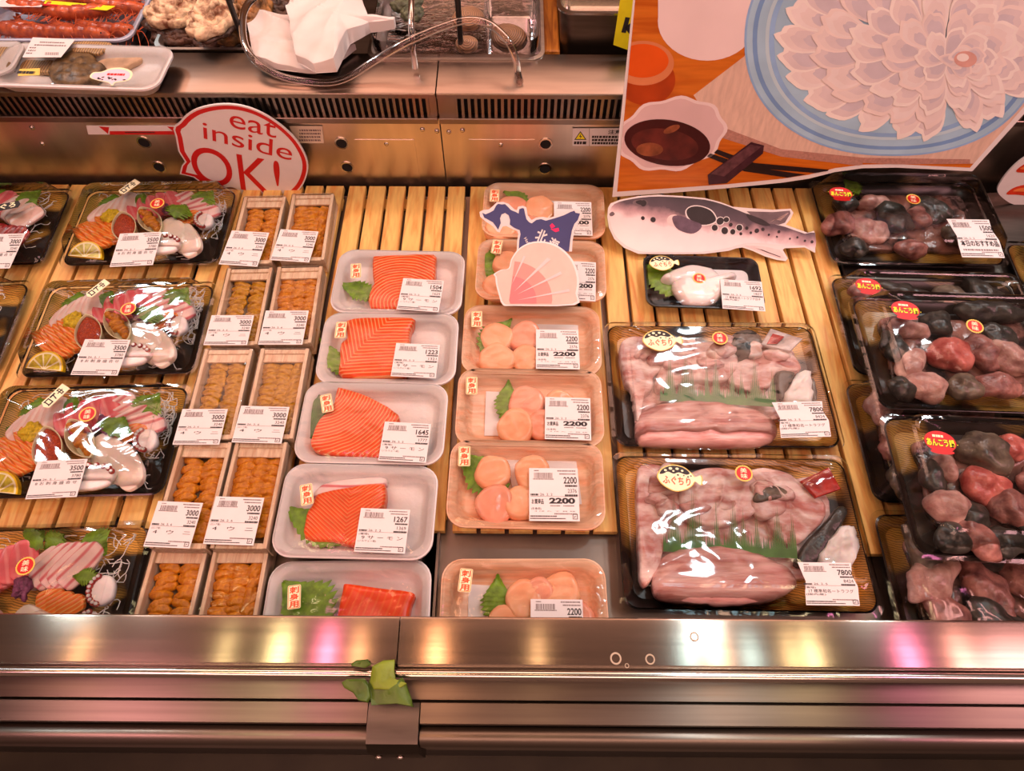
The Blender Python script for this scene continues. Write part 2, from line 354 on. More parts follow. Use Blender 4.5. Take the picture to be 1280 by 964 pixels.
# ------------------------------------------------------------------ labels and stickers
def bars(mb, x0, x1, y0, y1, z, m, rg, gap=.5):               # printed lines too small to read
    x = x0; h = y1-y0
    while x < x1:
        w = min(h*rg.uniform(.5, 1.1), x1-x); mb.poly([(x, y0), (x+w, y0), (x+w, y1), (x, y1)], z, m); x += w + h*gap*rg.uniform(.3, .8)
def price_label(root, px, z, price, sub, date, origin, lines, place, big=None, wavy=False, h=None):
    tl, tr, bl = (Vector(local(root, u, v, z)) for u, v in px)
    e = tr-tl; W = e.length; an = math.atan2(e.y, e.x); H = h or (bl-tl).length
    X = Matrix.Translation((tl.x, tl.y, z)) @ Matrix.Rotation(an, 4, 'Z')
    rg = random.Random(price + str(px[0])); mb = MB()
    pts = [(0, 0), (W, 0), (W, -H), (0, -H)]
    if wavy: pts = [(0, 0), (W*.5, 0), (W, 0), (W*.96, -H*.3), (W*1.02, -H*.55), (W*.97, -H), (0, -H), (W*.03, -H*.7), (W*.08, -H*.45), (W*.05, -H*.3)]
    mb.plate(pts, 0, .0003, 0, X)
    sub_mb = MB(); zt = .0005
    def P(x, y): return (x*W, -y*H)
    def T(t, x0, y0, x1, y1, m=1, b=.0):
        a, c = P(x0, y1), P(x1, y0); sub_mb.text(t, a[0], a[1], c[0], c[1], zt, m, None, b)
    def B(x0, y0, x1, y1, m=2, gap=.5):
        a, c = P(x0, y1), P(x1, y0); bars(sub_mb, a[0], c[0], a[1], c[1], zt, m, rg, gap)
    def Q(x0, y0, x1, y1, m=1):
        a, c = P(x0, y1), P(x1, y0); sub_mb.poly([(a[0], a[1]), (c[0], a[1]), (c[0], c[1]), (a[0], c[1])], zt, m)
    x = .10
    while x < .47:
        w = rg.choice((.006, .010, .016)); Q(x, .09, x+w, .20, 2); x += w + rg.choice((.006, .01, .013))
    B(.08, .205, .5, .225); B(.1, .04, .2, .06); B(.58, .04, .95, .065); B(.62, .10, .96, .125)
    T(price, .70, .17, .97, .30, 1, .02); B(.73, .325, .98, .36, 1, .25); T(sub, .78, .40, .96, .475, 1); B(.72, .505, .98, .54, 1, .25)
    B(.03, .495, .19, .53, 1, .3); T(date, .22, .485, .47, .53)
    sub_mb.poly([(W*.03, -H*.548), (W*.97, -H*.548), (W*.97, -H*.542), (W*.03, -H*.542)], zt, 2)
    if big:
        if big == 'rec':
            T('本日のおすすめ品', .10, .56, .97, .72, 1, .03); y = .76
        else:
            T('お買得品', .05, .59, .29, .69, 1, .02); T(big, .40, .57, .92, .68, 1, .05); B(.42, .71, .62, .73); B(.68, .71, .9, .73); y = .75
    else: y = .57
    if origin: T(origin, .04, y, .24, y+.05); y += .06
    if lines and big != 'rec': T(lines, .10, y, .92, min(y+.085, .83)); y += .095
    if place and not big: T(place, .04, y, .40, y+.055)
    if big == 'rec': B(.1, .79, .9, .83, 2)
    B(.5, .855, .95, .88); B(.02, .90, .55, .925, 1, .4); B(.02, .945, .72, .965, 1, .4)
    Q(.86, .87, .96, .88); Q(.86, .955, .96, .965); Q(.86, .87, .872, .96); Q(.948, .87, .96, .96); Q(.89, .91, .93, .92); Q(.89, .92, .9, .945)
    mb.add(sub_mb.v, sub_mb.f, 0, X); mb.m[-len(sub_mb.f):] = sub_mb.m
    return mb.build('price_label', ['paper', 'ink', 'grey_ink'], root)
def sticker(root, name, px, z, ang, build, mats):
    p = local(root, px[0], px[1], z); mb = MB(); build(mb)
    o = mb.build(name, mats, root); o.location = (p[0], p[1], z); o.rotation_euler = (0, 0, ang); return o
def sashimi_tag(mb, w=.015, h=.027):
    mb.loft([[(p[0], p[1], 0) for p in rr(w, h, .002, 0)], [(p[0], p[1], .0003) for p in rr(w, h, .002, 0)]], 0)
    a = rr(w*.93, h*.96, .0018, .0004); b = rr(w*.84, h*.91, .0015, .0004); n = len(a)
    mb.add(a+b, [(i, (i+1) % n, n+(i+1) % n, n+i) for i in range(n)], 2)
    for k, c in enumerate('刺身用'): mb.text(c, -w*.36, h*(.15-.3*k), w*.36, h*(.43-.3*k), .0005, 1, None, .03)
TAG_M = ['cream', 'orange_ink', 'orange_lip']
def tasty(mb, r=.0105):
    n = 96; mb.plate([((r*(1+.035*math.cos(i*2*PI/n*24)))*math.cos(2*PI*i/n), (r*(1+.035*math.cos(i*2*PI/n*24)))*math.sin(2*PI*i/n)) for i in range(n)], 0, .0003, 0)
    mb.poly(ell(0, 0, r*.84, r*.84), .0004, 1)
    mb.text('美', -r*.38, r*.04, r*.38, r*.66, .0005, 2, None, .01); mb.text('味', -r*.38, -r*.66, r*.38, -r*.04, .0005, 2, None, .01)
TASTY_M = ['gold_ink', 'red_ink', 'cream']
def puffer_badge(mb, k=1.0):
    o = [(-.026, .002), (-.02, .012), (-.008, .018), (.006, .0165), (.016, .009), (.02, .005), (.027, .008), (.0285, .001), (.027, -.005), (.02, -.001), (.016, -.007), (.008, -.013), (-.004, -.0165), (-.016, -.012), (-.023, -.006)]
    o = smooth([(x*k, y*k) for x, y in o], 4); mb.plate(o, 0, .0003, 3)
    mb.poly([(x*.95, y*.94) for x, y in o], .0004, 0)
    g = random.Random(3)
    top = smooth([(-.023*k, .004*k), (-.019*k, .011*k), (-.008*k, .0165*k), (.005*k, .0155*k), (.013*k, .0095*k), (.009*k, .0065*k), (0, .0085*k), (-.006*k, .006*k), (-.013*k, .008*k), (-.018*k, .005*k)], 3)
    mb.poly(top, .0005, 2)
    for x, y, r in ((-.016, .0095, .0018), (-.01, .0125, .0022), (-.002, .013, .002), (.004, .011, .0016), (-.0065, .0095, .0014)): mb.poly(ell(x*k, y*k, r*k, r*k*.8, 14), .0006, 0)
    for x, y, r in ((.011, .004, .0012), (.006, .005, .001), (-.001, .005, .0013), (.0145, .0055, .001)): mb.poly(ell(x*k, y*k, r*k, r*k*.8, 12), .0005, 2)
    mb.text('ふぐちり', -.019*k, -.008*k, .014*k, .0028*k, .0006, 1, None, .02)
BADGE_M = ['cream', 'orange_ink', 'ink', 'gold_ink']
def hotpot_badge(mb, k=1.0):
    mb.plate(ell(0, 0, .016*k, .0125*k), 0, .0003, 1); mb.poly(ell(0, -.0115*k, .012*k, .003*k), .00035, 1)
    for x in range(6): mb.poly(ell((-.017+.0068*x)*k, (.002-.004*(x in (0, 5)))*k*(1 if x % 2 else -1), .0006*k, .0006*k, 8), .0004, 3)
    bars(mb, -.007*k, .004*k, .005*k, .0078*k, .0005, 0, random.Random(2), .25)
    mb.text('あんこう鍋', -.0145*k, -.006*k, .0145*k, .0038*k, .0004, 2, None, .09); mb.text('あんこう鍋', -.0142*k, -.0057*k, .0142*k, .0035*k, .0006, 3, None, .035)
HOT_M = ['cream', 'red_ink', 'ink', 'yellow_ink']

# ------------------------------------------------------------------ shared food shapes
def leaf(root, tip, basep, width, z, m='leaf', teeth=11, name='shiso_leaf', curl=.004, lift=.0):
    a, b = Vector(local(root, *tip, z)), Vector(local(root, *basep, z))
    e = b-a; Ln = e.length; an = math.atan2(e.y, e.x); mb = MB(); n = teeth*4
    X = Matrix.Translation((a.x, a.y, z)) @ Matrix.Rotation(an, 4, 'Z')
    vs, fs = [], []
    for i in range(n+1):
        t = i/n; w = width/2*min(1, (t/.55))**1.15*(max(0, 1-max(0, (t-.5)/.5)**2.2))**.6*(1.0) + .0004
        sr = 1 + .34*((3-(i % 4))/4.0-.4)
        zc = curl*math.sin(t*PI) + lift*t
        vs += [(t*Ln, 0, zc), (t*Ln - .002*(i % 4)/4, w*.55, zc+.0016), (t*Ln-.004*(i % 4)/4, w*sr, zc-curl*.25+.0012*math.sin(t*19)),
               (t*Ln - .002*(i % 4)/4, -w*.55, zc+.0016), (t*Ln-.004*(i % 4)/4, -w*sr, zc-curl*.25+.0012*math.cos(t*17))]
    for i in range(n):
        a_, b_ = 5*i, 5*i+5
        fs += [(a_, b_, b_+1, a_+1), (a_+1, b_+1, b_+2, a_+2), (a_, a_+3, b_+3, b_), (a_+3, a_+4, b_+4, b_+3)]
    mb.add(vs, fs, 0, X); return mb.build(name, m, root, 60)
def fit_film(root, w, d, r, z, dome=.004, name='cling_film', m='film', seed=0):
    mb = MB(); loops = []
    for k, (sc, dz) in enumerate(((1.0, -.0035), (.995, 0), (.93, .0008), (.8, dome*.5), (.55, dome), (.25, dome))):
        loops.append([(x*sc, y*sc, z+dz+(.0012*noise.noise(Vector((x*30, y*30, seed+k))) if k > 1 else 0)) for x, y, _ in rr(w, d, r, 0, 5)])
    mb.loft(loops, 0, False, True); return mb.build(name, m, root, 70)
def foam_tray(root, w, d, h, m, name='foam_tray'):
    mb = MB(); r = .024
    mb.loft([rr(w-.036, d-.036, r*.7, 0), rr(w-.03, d-.03, r*.75, .002), rr(w-.008, d-.008, r, h-.006), rr(w, d, r, h-.004), rr(w, d, r, h-.001), rr(w-.003, d-.003, r, h),
             rr(w-.008, d-.008, r*.95, h), rr(w-.012, d-.012, r*.9, h-.0022), rr(w-.018, d-.018, r*.85, h-.003), rr(w-.024, d-.024, r*.8, h-.008), rr(w-.034, d-.034, r*.7, .008), rr(w-.044, d-.044, r*.5, .0058),
             rr(w-.062, d-.056, r*.35, .0058), rr(w-.066, d-.060, r*.33, .0048)], 0)
    return mb.build(name, m, root, 50)
def lidded_tray(root, w, d, h, tray_m, rim='lacquer', lid_in=.022):
    mb = MB(); r = .016; th = .013
    mb.loft([rr(w-.03, d-.03, r, 0), rr(w-.012, d-.012, r, th-.002), rr(w-.006, d-.006, r, th), rr(w-.010, d-.010, r, th+.001)], 0, True, False)
    mb.loft([rr(w-.010, d-.010, r, th+.001), rr(w-.024, d-.024, r, th-.003), rr(w-.034, d-.034, r*.8, .0045)], 1, False, False)
    mb.loft([rr(w-.034, d-.034, r*.8, .0045), rr(w-.05, d-.05, r*.6, .004)], 1, False, True)
    mb.build('tray', [rim, tray_m], root, 40)
    lb = MB(); i2 = lid_in
    lb.loft([rr(w+.004, d+.004, r, th-.001), rr(w+.004, d+.004, r, th+.0025), rr(w-.006, d-.006, r, th+.003), rr(w-.012, d-.012, r, th+.008), rr(w-2*i2+.006, d-2*i2+.006, r, h-.003), rr(w-2*i2, d-2*i2, r*.9, h-.0005),
             rr(w-2*i2-.008, d-2*i2-.008, r*.8, h), rr(w-2*i2-.012, d-2*i2-.012, r*.7, h-.0012), rr((w-2*i2)*.5, (d-2*i2)*.5, r*.4, h-.0012)], 0, False, True)
    lb.build('lid', 'lid', root, 30)
_slice = {}
def slice_obj(root, name, m, Ln, W, th, loc, rot):
    k = (name, m, round(Ln, 3), round(W, 3))
    if k not in _slice:
        o = [(-.5, -.32), (-.3, -.5), (.1, -.48), (.42, -.36), (.5, -.05), (.46, .3), (.2, .48), (-.2, .5), (-.46, .34)]
        mb = MB(); mb.slab(smooth([(x*Ln, y*W) for x, y in o], 3), 0, th, th*.4, amp=.001, seed=len(_slice))
        q = mb.build(name, m, root); _slice[k] = q
    else: q = dup(_slice[k], root)
    q.location = loc; q.rotation_euler = rot; return q
def fan(root, name, m, n, p0, p1, ang, Ln, W, z, th=.006, dz=.0012, tilt=12, da=0):
    for i in range(n):
        t = i/max(1, n-1)
        slice_obj(root, name, m, Ln, W, th, (p0[0]+(p1[0]-p0[0])*t + rnd.uniform(-.001, .001), p0[1]+(p1[1]-p0[1])*t, z+dz*i), (R(tilt), R(rnd.uniform(-4, 4)), R(ang+da*i+rnd.uniform(-4, 4))))
def threads(root, regions, n, name='daikon_threads', rad=.0006, seed=1):
    g = random.Random(seed); mb = MB()
    for k in range(n):
        x0, y0, x1, y1, z0 = regions[k % len(regions)]
        p = Vector((g.uniform(x0, x1), g.uniform(y0, y1), z0)); a = g.uniform(0, 2*PI); pts = []
        for s_ in range(7):
            pts.append(p.copy()); a += g.uniform(-.9, .9); p = p + Vector((math.cos(a)*.006, math.sin(a)*.006, g.uniform(-.0015, .0018)))
            p.x = min(max(p.x, x0-.004), x1+.004); p.y = min(max(p.y, y0-.004), y1+.004); p.z = min(max(p.z, .006), z0+.006)
        mb.tube(pts, rad, 5, 0)
    o = mb.build(name, 'daikon', root, 80); o['kind'] = 'stuff'; return o
def lemon(root, x, y, z, ang, r=.020, rx=0):
    mb = MB(); hp = lambda q, n=20: [(q*math.cos(PI*i/n), q*math.sin(PI*i/n)) for i in range(n+1)]
    mb.plate(hp(r), 0, .006, 0); mb.poly(hp(r*.92), .0062, 1)
    for k in range(5):
        a0, a1 = PI*k/5+.06, PI*(k+1)/5-.06
        mb.poly([(r*.1*math.cos((a0+a1)/2), r*.1*math.sin((a0+a1)/2))]+[(r*.83*math.cos(a0+(a1-a0)*i/6), r*.83*math.sin(a0+(a1-a0)*i/6)) for i in range(7)], .0066, 2)
    o = mb.build('lemon_slice', ['lemon', 'pith', 'pulp'], root); o.location = (x, y, z); o.rotation_euler = (rx, 0, ang); return o
def cup(root, name, fill, x, y, z, ang, Ln, W):
    oc = [(-Ln/2, 0), (-Ln*.28, W*.42), (0, W*.5), (Ln*.28, W*.42), (Ln/2, 0), (Ln*.28, -W*.42), (0, -W*.5), (-Ln*.28, -W*.42)]
    q = oc2 = [(Ln/2*math.cos(a), W/2*math.sin(a)*abs(math.sin(a))**.55) for a in (2*PI*i/36 for i in range(36))]; mb = MB()
    lo = lambda s_, zz: [(a*s_, b*s_, zz) for a, b in q]
    mb.loft([lo(.8, 0), lo(1, .014), lo(.95, .0145), lo(.9, .012)], 0, True, False)
    o = mb.build(name + '_cup', 'pith', root); o.location = (x, y, z); o.rotation_euler = (0, 0, ang)
    fb = MB()
    if fill == 'roe': fb.slab([(a*.9, b*.9) for a, b in q], .004, .009, .003, puff=.003, amp=.001)
    else:
        g = random.Random(int(x*1e4))
        for i in range(9):
            t = -.36+.09*i; fb.ball((t*Ln, g.uniform(-.12, .12)*W, .012), (.011, W*.62*(1-abs(t)*1.3), .009), 0, amp=.2, fr=160, seed=i)
    f = fb.build(name, 'roe' if fill == 'roe' else 'urchin', o, 60); return o
def octopus(root, x, y, z, ang, Ln, W, seed=0, red=True):
    mb = MB(); o = [(-.5, -.1), (-.35, -.42), (0, -.5), (.35, -.4), (.5, -.05), (.4, .3), (.1, .42), (-.25, .38), (-.46, .2)]
    mb.slab(smooth([(a*Ln, b*W) for a, b in o], 3), 0, .009, .003, 0, puff=.001, amp=.0015, seed=seed)
    for i in range(9):
        t = i/8; a = PI*(.08+.84*t); px, py = Ln*.47*math.cos(a), W*.40*math.sin(a)
        mb.ball((px, py, .009), (.0075, .0075, .006), 1, nu=10, nv=6); mb.ball((px, py, .0115), (.0045, .0045, .003), 0, nu=8, nv=5)
    q = mb.build('octopus_slice', ['octo', 'octo_red'], root, 60); q.location = (x, y, z); q.rotation_euler = (R(8), 0, ang); return q
def blob(root, name, m, x, y, z, d, rz=0, seed=0, amp=.35, fr=38, rx=0):
    mb = MB(); mb.ball((0, 0, 0), d, 0, None, 40, 24, amp, fr, seed); o = mb.build(name, m, root, 80)
    o.location = (x, y, z); o.rotation_euler = (rx, 0, rz); return o
def name_tag(root, px, z, ang, txt, Ln, W, dark=False):
    def b(mb):
        mb.plate([(-Ln/2, -W/2), (Ln/2-.003, -W/2), (Ln/2, 0), (Ln/2-.003, W/2), (-Ln/2, W/2)], 0, .001, 0)
        n = len(txt)
        for i, c in enumerate(txt):
            x = -Ln*.36 + Ln*.76*i/n; s_ = MB(); s_.text(c, -W*.36, -Ln*.33/n, W*.36, Ln*.33/n, .0012, 1, None, .03)
            mb.add(s_.v, s_.f, 1, Matrix.Translation((x+Ln*.38/n, 0, 0)) @ Matrix.Rotation(R(0 if dark else 90), 4, 'Z'))
    return sticker(root, 'name_tag', px, z, ang, b, ['ink', 'cream'] if dark else ['cream', 'ink'])
# ================================================================== the setting
def struct(name, mb, m):
    o = mb.build(name, m); o['kind'] = 'structure'; return o
mb = MB(); mb.box((0, .6, -.81), (5, 4.4, .02)); struct('floor', mb, mat('market_floor', S(66, 50, 32), .6, 0, .25, 8, detail=6))
mb = MB(); mb.box((0, 2.78, .45), (5, .04, 2.5)); struct('wall_back', mb, mat('back_wall', S(170, 110, 70), .8, 0, .2, 4))

# ------------------------------------------------------------------ display case
YR = .868
case = thing('display_case', 'long brushed stainless steel refrigerated fish display case holding all the packs', 'display case', (0, .45, -.8))
def cpart(name, mb, m, parent=None, sharp=40):
    o = mb.build(name, m, parent or case, sharp)
    o.location = -case.location
    return o
X0, X1 = -1.25, 1.25
def xprof(prof, x0=X0, x1=X1, mb=None, m=0, closed=True):
    mb = mb or MB(); mb.loft([[(x0, y, z) for y, z in prof], [(x1, y, z) for y, z in prof]], m, closed, closed, closed=closed); return mb
mb = MB(); mb.box((0, .5, -.085), (2.5, .78, .02)); cpart('inner_well', mb, 'hole')
XG = at(538, 690).x
mb = MB(); mb.box(((X0+XG-.012)/2, .5, -.021), (XG-.012-X0, .70, .008), ch=.002); mb.box((XG-.013, .5, -.035), (.002, .70, .03)); cpart('deck_pan', mb, 'steel_pan')
mb = MB(); mb.box(((.495+XG+.006)/2, .5, -.021), (.495-XG-.006, .70, .008), ch=.002); mb.box((XG+.008, .5, -.012), (.003, .70, .014)); cpart('deck_pan', mb, 'steel_pan')
mb = MB(); mb.box(((.505+X1)/2, .5, -.006), (X1-.505, .70, .008), ch=.002); cpart('deck_pan', mb, 'steel_dark')
# back riser: two sheet panels with screws, drain holes and plates
XS = at(553, 200, .06).x
for a, b in ((X0, XS-.001), (XS+.001, X1)):
    mb = MB(); mb.box(((a+b)/2, YR+.006, .043), (b-a, .012, .175), ch=.0008); cpart('back_panel', mb, 'steel_panel')
    zt, zb = .172, .126                                             # ventilated strip: frame and bars
    mb = MB(); mb.box(((a+b)/2, YR-.006, zt-.002), (b-a, .016, .004)); mb.box(((a+b)/2, YR-.007, zb+.003), (b-a, .016, .010), ch=.001)
    st = at(568, 140, .15).x if a > XS-.01 else a; en = b if a > XS-.01 else at(534, 140, .15).x
    for q0, q1 in ((a, st), (en, b)):
        if q1-q0 > .002: mb.box(((q0+q1)/2, YR-.006, (zt+zb)/2), (q1-q0, .004, zt-zb))
    x = st
    while x < en:
        mb.add([(x, YR-.010, zb+.008), (x+.0042, YR-.010, zb+.008), (x+.0042, YR-.010, zt-.004), (x, YR-.010, zt-.004), (x, YR-.006, zb+.008), (x+.0042, YR-.006, zb+.008), (x+.0042, YR-.006, zt-.004), (x, YR-.006, zt-.004)],
               [(0, 1, 2, 3), (1, 5, 6, 2), (0, 3, 7, 4)], 0); x += .0098
    cpart('vent_grille', mb, 'steel_ledge')
    mb = xprof([(YR-.014, .172), (YR-.014, .1745), (YR-.012, .176), (.945, .178), (.945, .172)], a, b); cpart('top_ledge', mb, 'steel_ledge')
mb = MB(); mb.box((0, YR+.004, .148), (2.5, .002, .05)); cpart('vent_shade_sheet', mb, 'hole')  # black sheet paints the dark behind the vent bars
def on_riser(u, v):
    d = ray(u, v); return CP + d * ((YR - .0005 - CP.y) / d.y)
for u, v in ((180, 178), (199, 209), (427, 179), (434, 209), (682, 180), (681, 211)):
    p = on_riser(u, v); mb = MB(); ring = lambda r, y: [(p.x+r*math.cos(t*PI/12), p.y-y, p.z+r*math.sin(t*PI/12)) for t in range(24)]
    mb.loft([ring(.011, -.0005), ring(.011, .001), ring(.0085, .001), ring(.0085, -.0005)], 0, False, False); mb.add(ring(.0088, -.0002)[::-1], [tuple(range(24))], 1)
    cpart('drain_hole', mb, ['chrome', 'hole'])
for u, v in ((483, 180), (626, 181), (528, 162), (546, 164), (561, 165), (578, 163), (40, 160), (53, 180)):
    p = on_riser(u, v); mb = MB(); mb.ball((p.x, p.y, p.z), (.008, .005, .008), 0, nu=10, nv=6); cpart('screw', mb, 'chrome')
for (u0, v0), (u1, v1) in (((443, 174), (527, 236)), ((586, 174), (666, 236))):
    a, b = on_riser(u0, v0), on_riser(u1, v1); mb = MB(); mb.box(((a.x+b.x)/2, YR-.0006, (a.z+b.z)/2), (b.x-a.x, .0012, a.z-b.z), ch=.0004); cpart('cover_plate', mb, 'steel_panel')
mb = MB(); mb.box((0, 1.20, .114), (2.5, .60, .012)); cpart('rear_deck', mb, 'steel_dark')
# front edge
XF = at(498, 805, .06).x
for a, b in ((X0, XF-.0006), (XF+.0006, X1)):
    mb = xprof([(.149, -.06), (.149, .060), (.1475, .0625), (.1455, .063), (.102, .0600), (.0995, .058), (.099, .02), (.102, .02), (.102, .055), (.143, .058), (.146, .055), (.146, -.06)], a, b)
    cpart('front_capping', mb, 'steel_cap', sharp=18)
mb = MB(); mb.tube([(X0, .0925, .0565), (X1, .0925, .0565)], .0055, 20); cpart('tube_rail', mb, 'chrome')
mb = xprof([(.1, .02), (.1, .030), (.0865, .0305), (.0715, .0285), (.0705, .020), (.0705, -.05), (.1, -.05)]); cpart('lower_strip', mb, 'steel_low')
XB0, XB1 = at(460, 900, .03).x, at(524, 900, .03).x
for a, b in ((X0, XB0-.001), (XB1+.001, X1)):
    mb = xprof([(.069, -.05), (.069, .032), (.068, .0335), (.049, .031), (.0482, .029), (.0482, -.05)], a, b); cpart('outer_strip', mb, 'steel_low')
    mb = MB(); n = 14; mb = xprof([(.0478, -.05)] + [(.038 + .0098*math.cos(t*PI/n), .012 + .014*math.sin(t*PI/n)) for t in range(n+1)] + [(.0282, -.05)], a, b); cpart('bumper_rail', mb, 'steel_low')
mb = MB(); mb.box((0, .052, -.42), (2.5, .02, .72)); cpart('front_fascia', mb, 'black')
br = MB(); br.loft([[(x, y, z) for y, z in ((.068, .034), (.046, .0335), (.03, .030), (.022, .012), (.020, -.05), (.030, -.05), (.034, .02), (.068, .028))] for x in (XB0, XB1)], 0)
q = cpart('rail_bracket', br, 'steel_dark')
for u in (474, 501):
    p = at(u, 957, -.02); mb = MB(); mb.ball((p.x, .0195, -.012), (.009, .006, .009), 0, nu=12, nv=8); o = cpart('screw', mb, 'chrome')

# ------------------------------------------------------------------ pine duckboards
YB, YF = .855, at(640, 664).y
def board(x0, x1, label, yf=YF, n=None):
    t = thing('wooden_duckboard', label, 'slatted board', ((x0+x1)/2, (YB+yf)/2, -.0165), group=None)
    w = x1-x0; n = n or round(w/.0352); pitch = w/n
    for y in (yf+.03, (YB+yf)/2, YB-.03):
        mb = MB(); mb.box((0, y-(YB+yf)/2, .0025), (w-.004, .022, .005)); mb.build('batten', 'slat', t)
    src = None
    for i in range(n):
        if src is None:
            mb = MB(); mb.box((0, 0, .0108), (pitch-.0054, YB-yf, .011), ch=.0008); src = mb.build('slat', 'slat', t); o = src
        else: o = dup(src, t)
        o.location = (-w/2 + pitch*(i+.5), 0, 0)
xs = [-1.0, at(240, 400).x-.02, at(425, 260).x+.004, at(606, 680).x-.045, at(777, 665).x, .503]
names = ['pine slatted board under the sashimi platters at the left', 'pine slatted board under the sea urchin boxes', 'pine slatted board under the salmon trays',
         'pine slatted board under the scallop trays', 'pine slatted board under the puffer fish packs']
for a, b, l in zip(xs, xs[1:], names): board(a+.002, b-.002, l, YF if 'puffer' not in l else at(1000, 692).y)

# ------------------------------------------------------------------ salmon trays
LX = lambda q: q
def salmon(i, q, label, fillet, fmat, tipb, lw, stk, sang, lab, price, sub, leafm='leaf', layers=None, zb=.0):
    c, an = quad(q, .028+zb)
    t = thing('salmon_pack', label, 'salmon pack', (c.x, c.y, zb), an, group='packs of salmon on white trays')
    foam_tray(t, .190, .118, .026, 'foam')
    leaf(t, *tipb, lw*1.15, .017, leafm, lift=-.004)
    mb = MB(); mb.slab(smooth(L(t, fillet, .026), 3), .006, .020, .004, puff=.002, amp=.0012, seed=i); mb.build('salmon_fillet', fmat, t, 70)
    if layers: mb = MB(); mb.slab(smooth(L(t, layers, .022), 3), .005, .015, .004, amp=.001, seed=i+9); mb.build('salmon_belly_strip', 'snapper', t, 70)
    fit_film(t, .187, .115, .023, .0275, .0035, seed=i)
    sticker(t, 'raw_use_sticker', stk, .0325, sang, lambda m_: sashimi_tag(m_), TAG_M)
    price_label(t, lab, .0325, price, sub, '26. 2. 2', '(養殖)', '9 サ ー モ ン', '(ノルウェー産)')
    return t
z1, z2 = Z(3.707, 320, 300), Z(3.707, 320, 540)
p1 = lambda x, y: z1([(x, y)])[0]
p2 = lambda x, y: z2([(x, y)])[0]
salmon(0, [(422, 311), (583, 315), (574, 392), (414, 386)], 'white tray of salmon priced 1504, farthest from the steel rail', z1([(540, 82), (562, 70), (700, 65), (825, 65), (832, 100), (828, 165), (822, 200), (822, 300), (700, 305), (530, 300), (535, 220), (546, 200), (540, 160)]), 'salmon_a',
       (p1(380, 200), p1(560, 262)), .030, p1(463, 143), R(8), [p1(683, 177), p1(872, 190), p1(670, 322)], '1504', '1625')
salmon(1, [(407, 390), (574, 392), (567, 478), (393, 476)], 'white tray of salmon priced 1223 with diagonal fat lines', z1([(418, 370), (560, 355), (722, 358), (725, 390), (712, 420), (708, 500), (700, 600), (640, 627), (400, 627), (388, 560), (390, 480), (420, 450)]), 'salmon_b',
       (p1(295, 455), p1(400, 620)), .022, p1(393, 417), R(2), [p1(650, 478), p1(853, 487), p1(635, 632)], '1223', '1321')
z1b = z1
salmon(2, [(380, 478), (562, 481), (554, 580), (366, 571)], 'white tray of salmon priced 1645 with a dark folded shiso leaf', z1([(375, 690), (395, 682), (520, 722), (640, 790), (663, 820), (658, 848), (620, 900), (590, 995), (500, 995), (300, 980), (252, 945), (262, 890), (290, 830), (350, 770)]), 'salmon_c',
       (p1(290, 690), p1(250, 915)), .034, p1(328, 757), R(17), [p1(597, 842), p1(812, 853), p1(573, 1022)], '1645', '1777', 'leaf_dark')
salmon(3, [(356, 580), (548, 588), (538, 696), (340, 690)], 'white tray of salmon priced 1267 with a pale belly strip behind', z2([(270, 300), (300, 280), (480, 243), (580, 235), (598, 250), (596, 320), (580, 355), (540, 440), (480, 520), (350, 500), (225, 490), (230, 380), (255, 340)]), 'salmon_d',
       (p2(115, 335), p2(390, 520)), .034, p2(235, 290), R(15), [p2(487, 353), p2(715, 362), p2(474, 555)], '1267', '1369', layers=z2([(250, 300), (300, 240), (420, 215), (580, 205), (600, 230), (560, 260), (400, 280), (290, 310)]))
salmon(4, [(334, 711), (543, 706), (540, 822), (312, 826)], 'white tray of salmon half hidden behind the steel rail', z2([(405, 705), (430, 702), (560, 720), (720, 740), (728, 770), (715, 800), (705, 870), (700, 960), (390, 960), (385, 800), (398, 740)]), 'salmon_e',
       (p2(120, 690), p2(330, 905)), .062, p2(177, 765), R(7), [p2(443, 857), p2(692, 857), p2(440, 1050)], '1452', '1568', zb=-.0168)

# ------------------------------------------------------------------ scallop trays
def scallop(i, q, label, balls, tipb, lw, paper, stk, sang, lab, rx=0, zb=.0):
    c, an = quad(q, .028+zb)
    t = thing('scallop_pack', label, 'scallop pack', (c.x, c.y, zb), an, rx, 'packs of scallops on peach trays')
    foam_tray(t, .192, .116, .026, 'peach', 'wood_print_tray')
    if paper: mb = MB(); mb.plate(L(t, paper, .008), .0064, .0070); mb.build('absorbent_sheet', 'paper', t)
    leaf(t, *tipb, lw*1.1, .016, lift=-.004)
    for k, (u, v, r) in enumerate(balls):
        x, y = local(t, u, v, .026); g = random.Random(i*10+k); rad = r*1.13
        o = [(rad*(1+.07*math.sin(2*a+k)+.05*math.sin(3*a+i))*math.cos(a), rad*.98*(1+.05*math.cos(3*a+k))*math.sin(a)) for a in (2*PI*j/22 for j in range(22))]
        mb = MB(); mb.slab(o, 0, .0205, .0038, puff=.0004, amp=.0011, seed=i*7+k, fr=60, rings=5, fold=.0012)
        s_ = mb.build('scallop', 'scallop' if (k+i) % 3 else 'scallop_pink', t, 70); s_.location = (x, y, .0062); s_.rotation_euler = (R(g.uniform(-7, 7)), R(g.uniform(-7, 7)), g.uniform(0, 6))
    fit_film(t, .189, .113, .023, .0275, .0025, seed=i+20)
    sticker(t, 'raw_use_sticker', stk, .0315, sang, lambda m_: sashimi_tag(m_), TAG_M)
    price_label(t, lab, .0315, '2200', '2376', '26. 2. 2', '(生食用)', '4 ほ た て 貝 柱', None, big='2200')
zs = Z(5.073, 560, 210); ps = lambda x, y, *r: zs([(x, y)])[0] + r
za = Z(4.592, 540, 370); pa = lambda x, y, *r: za([(x, y)])[0] + r
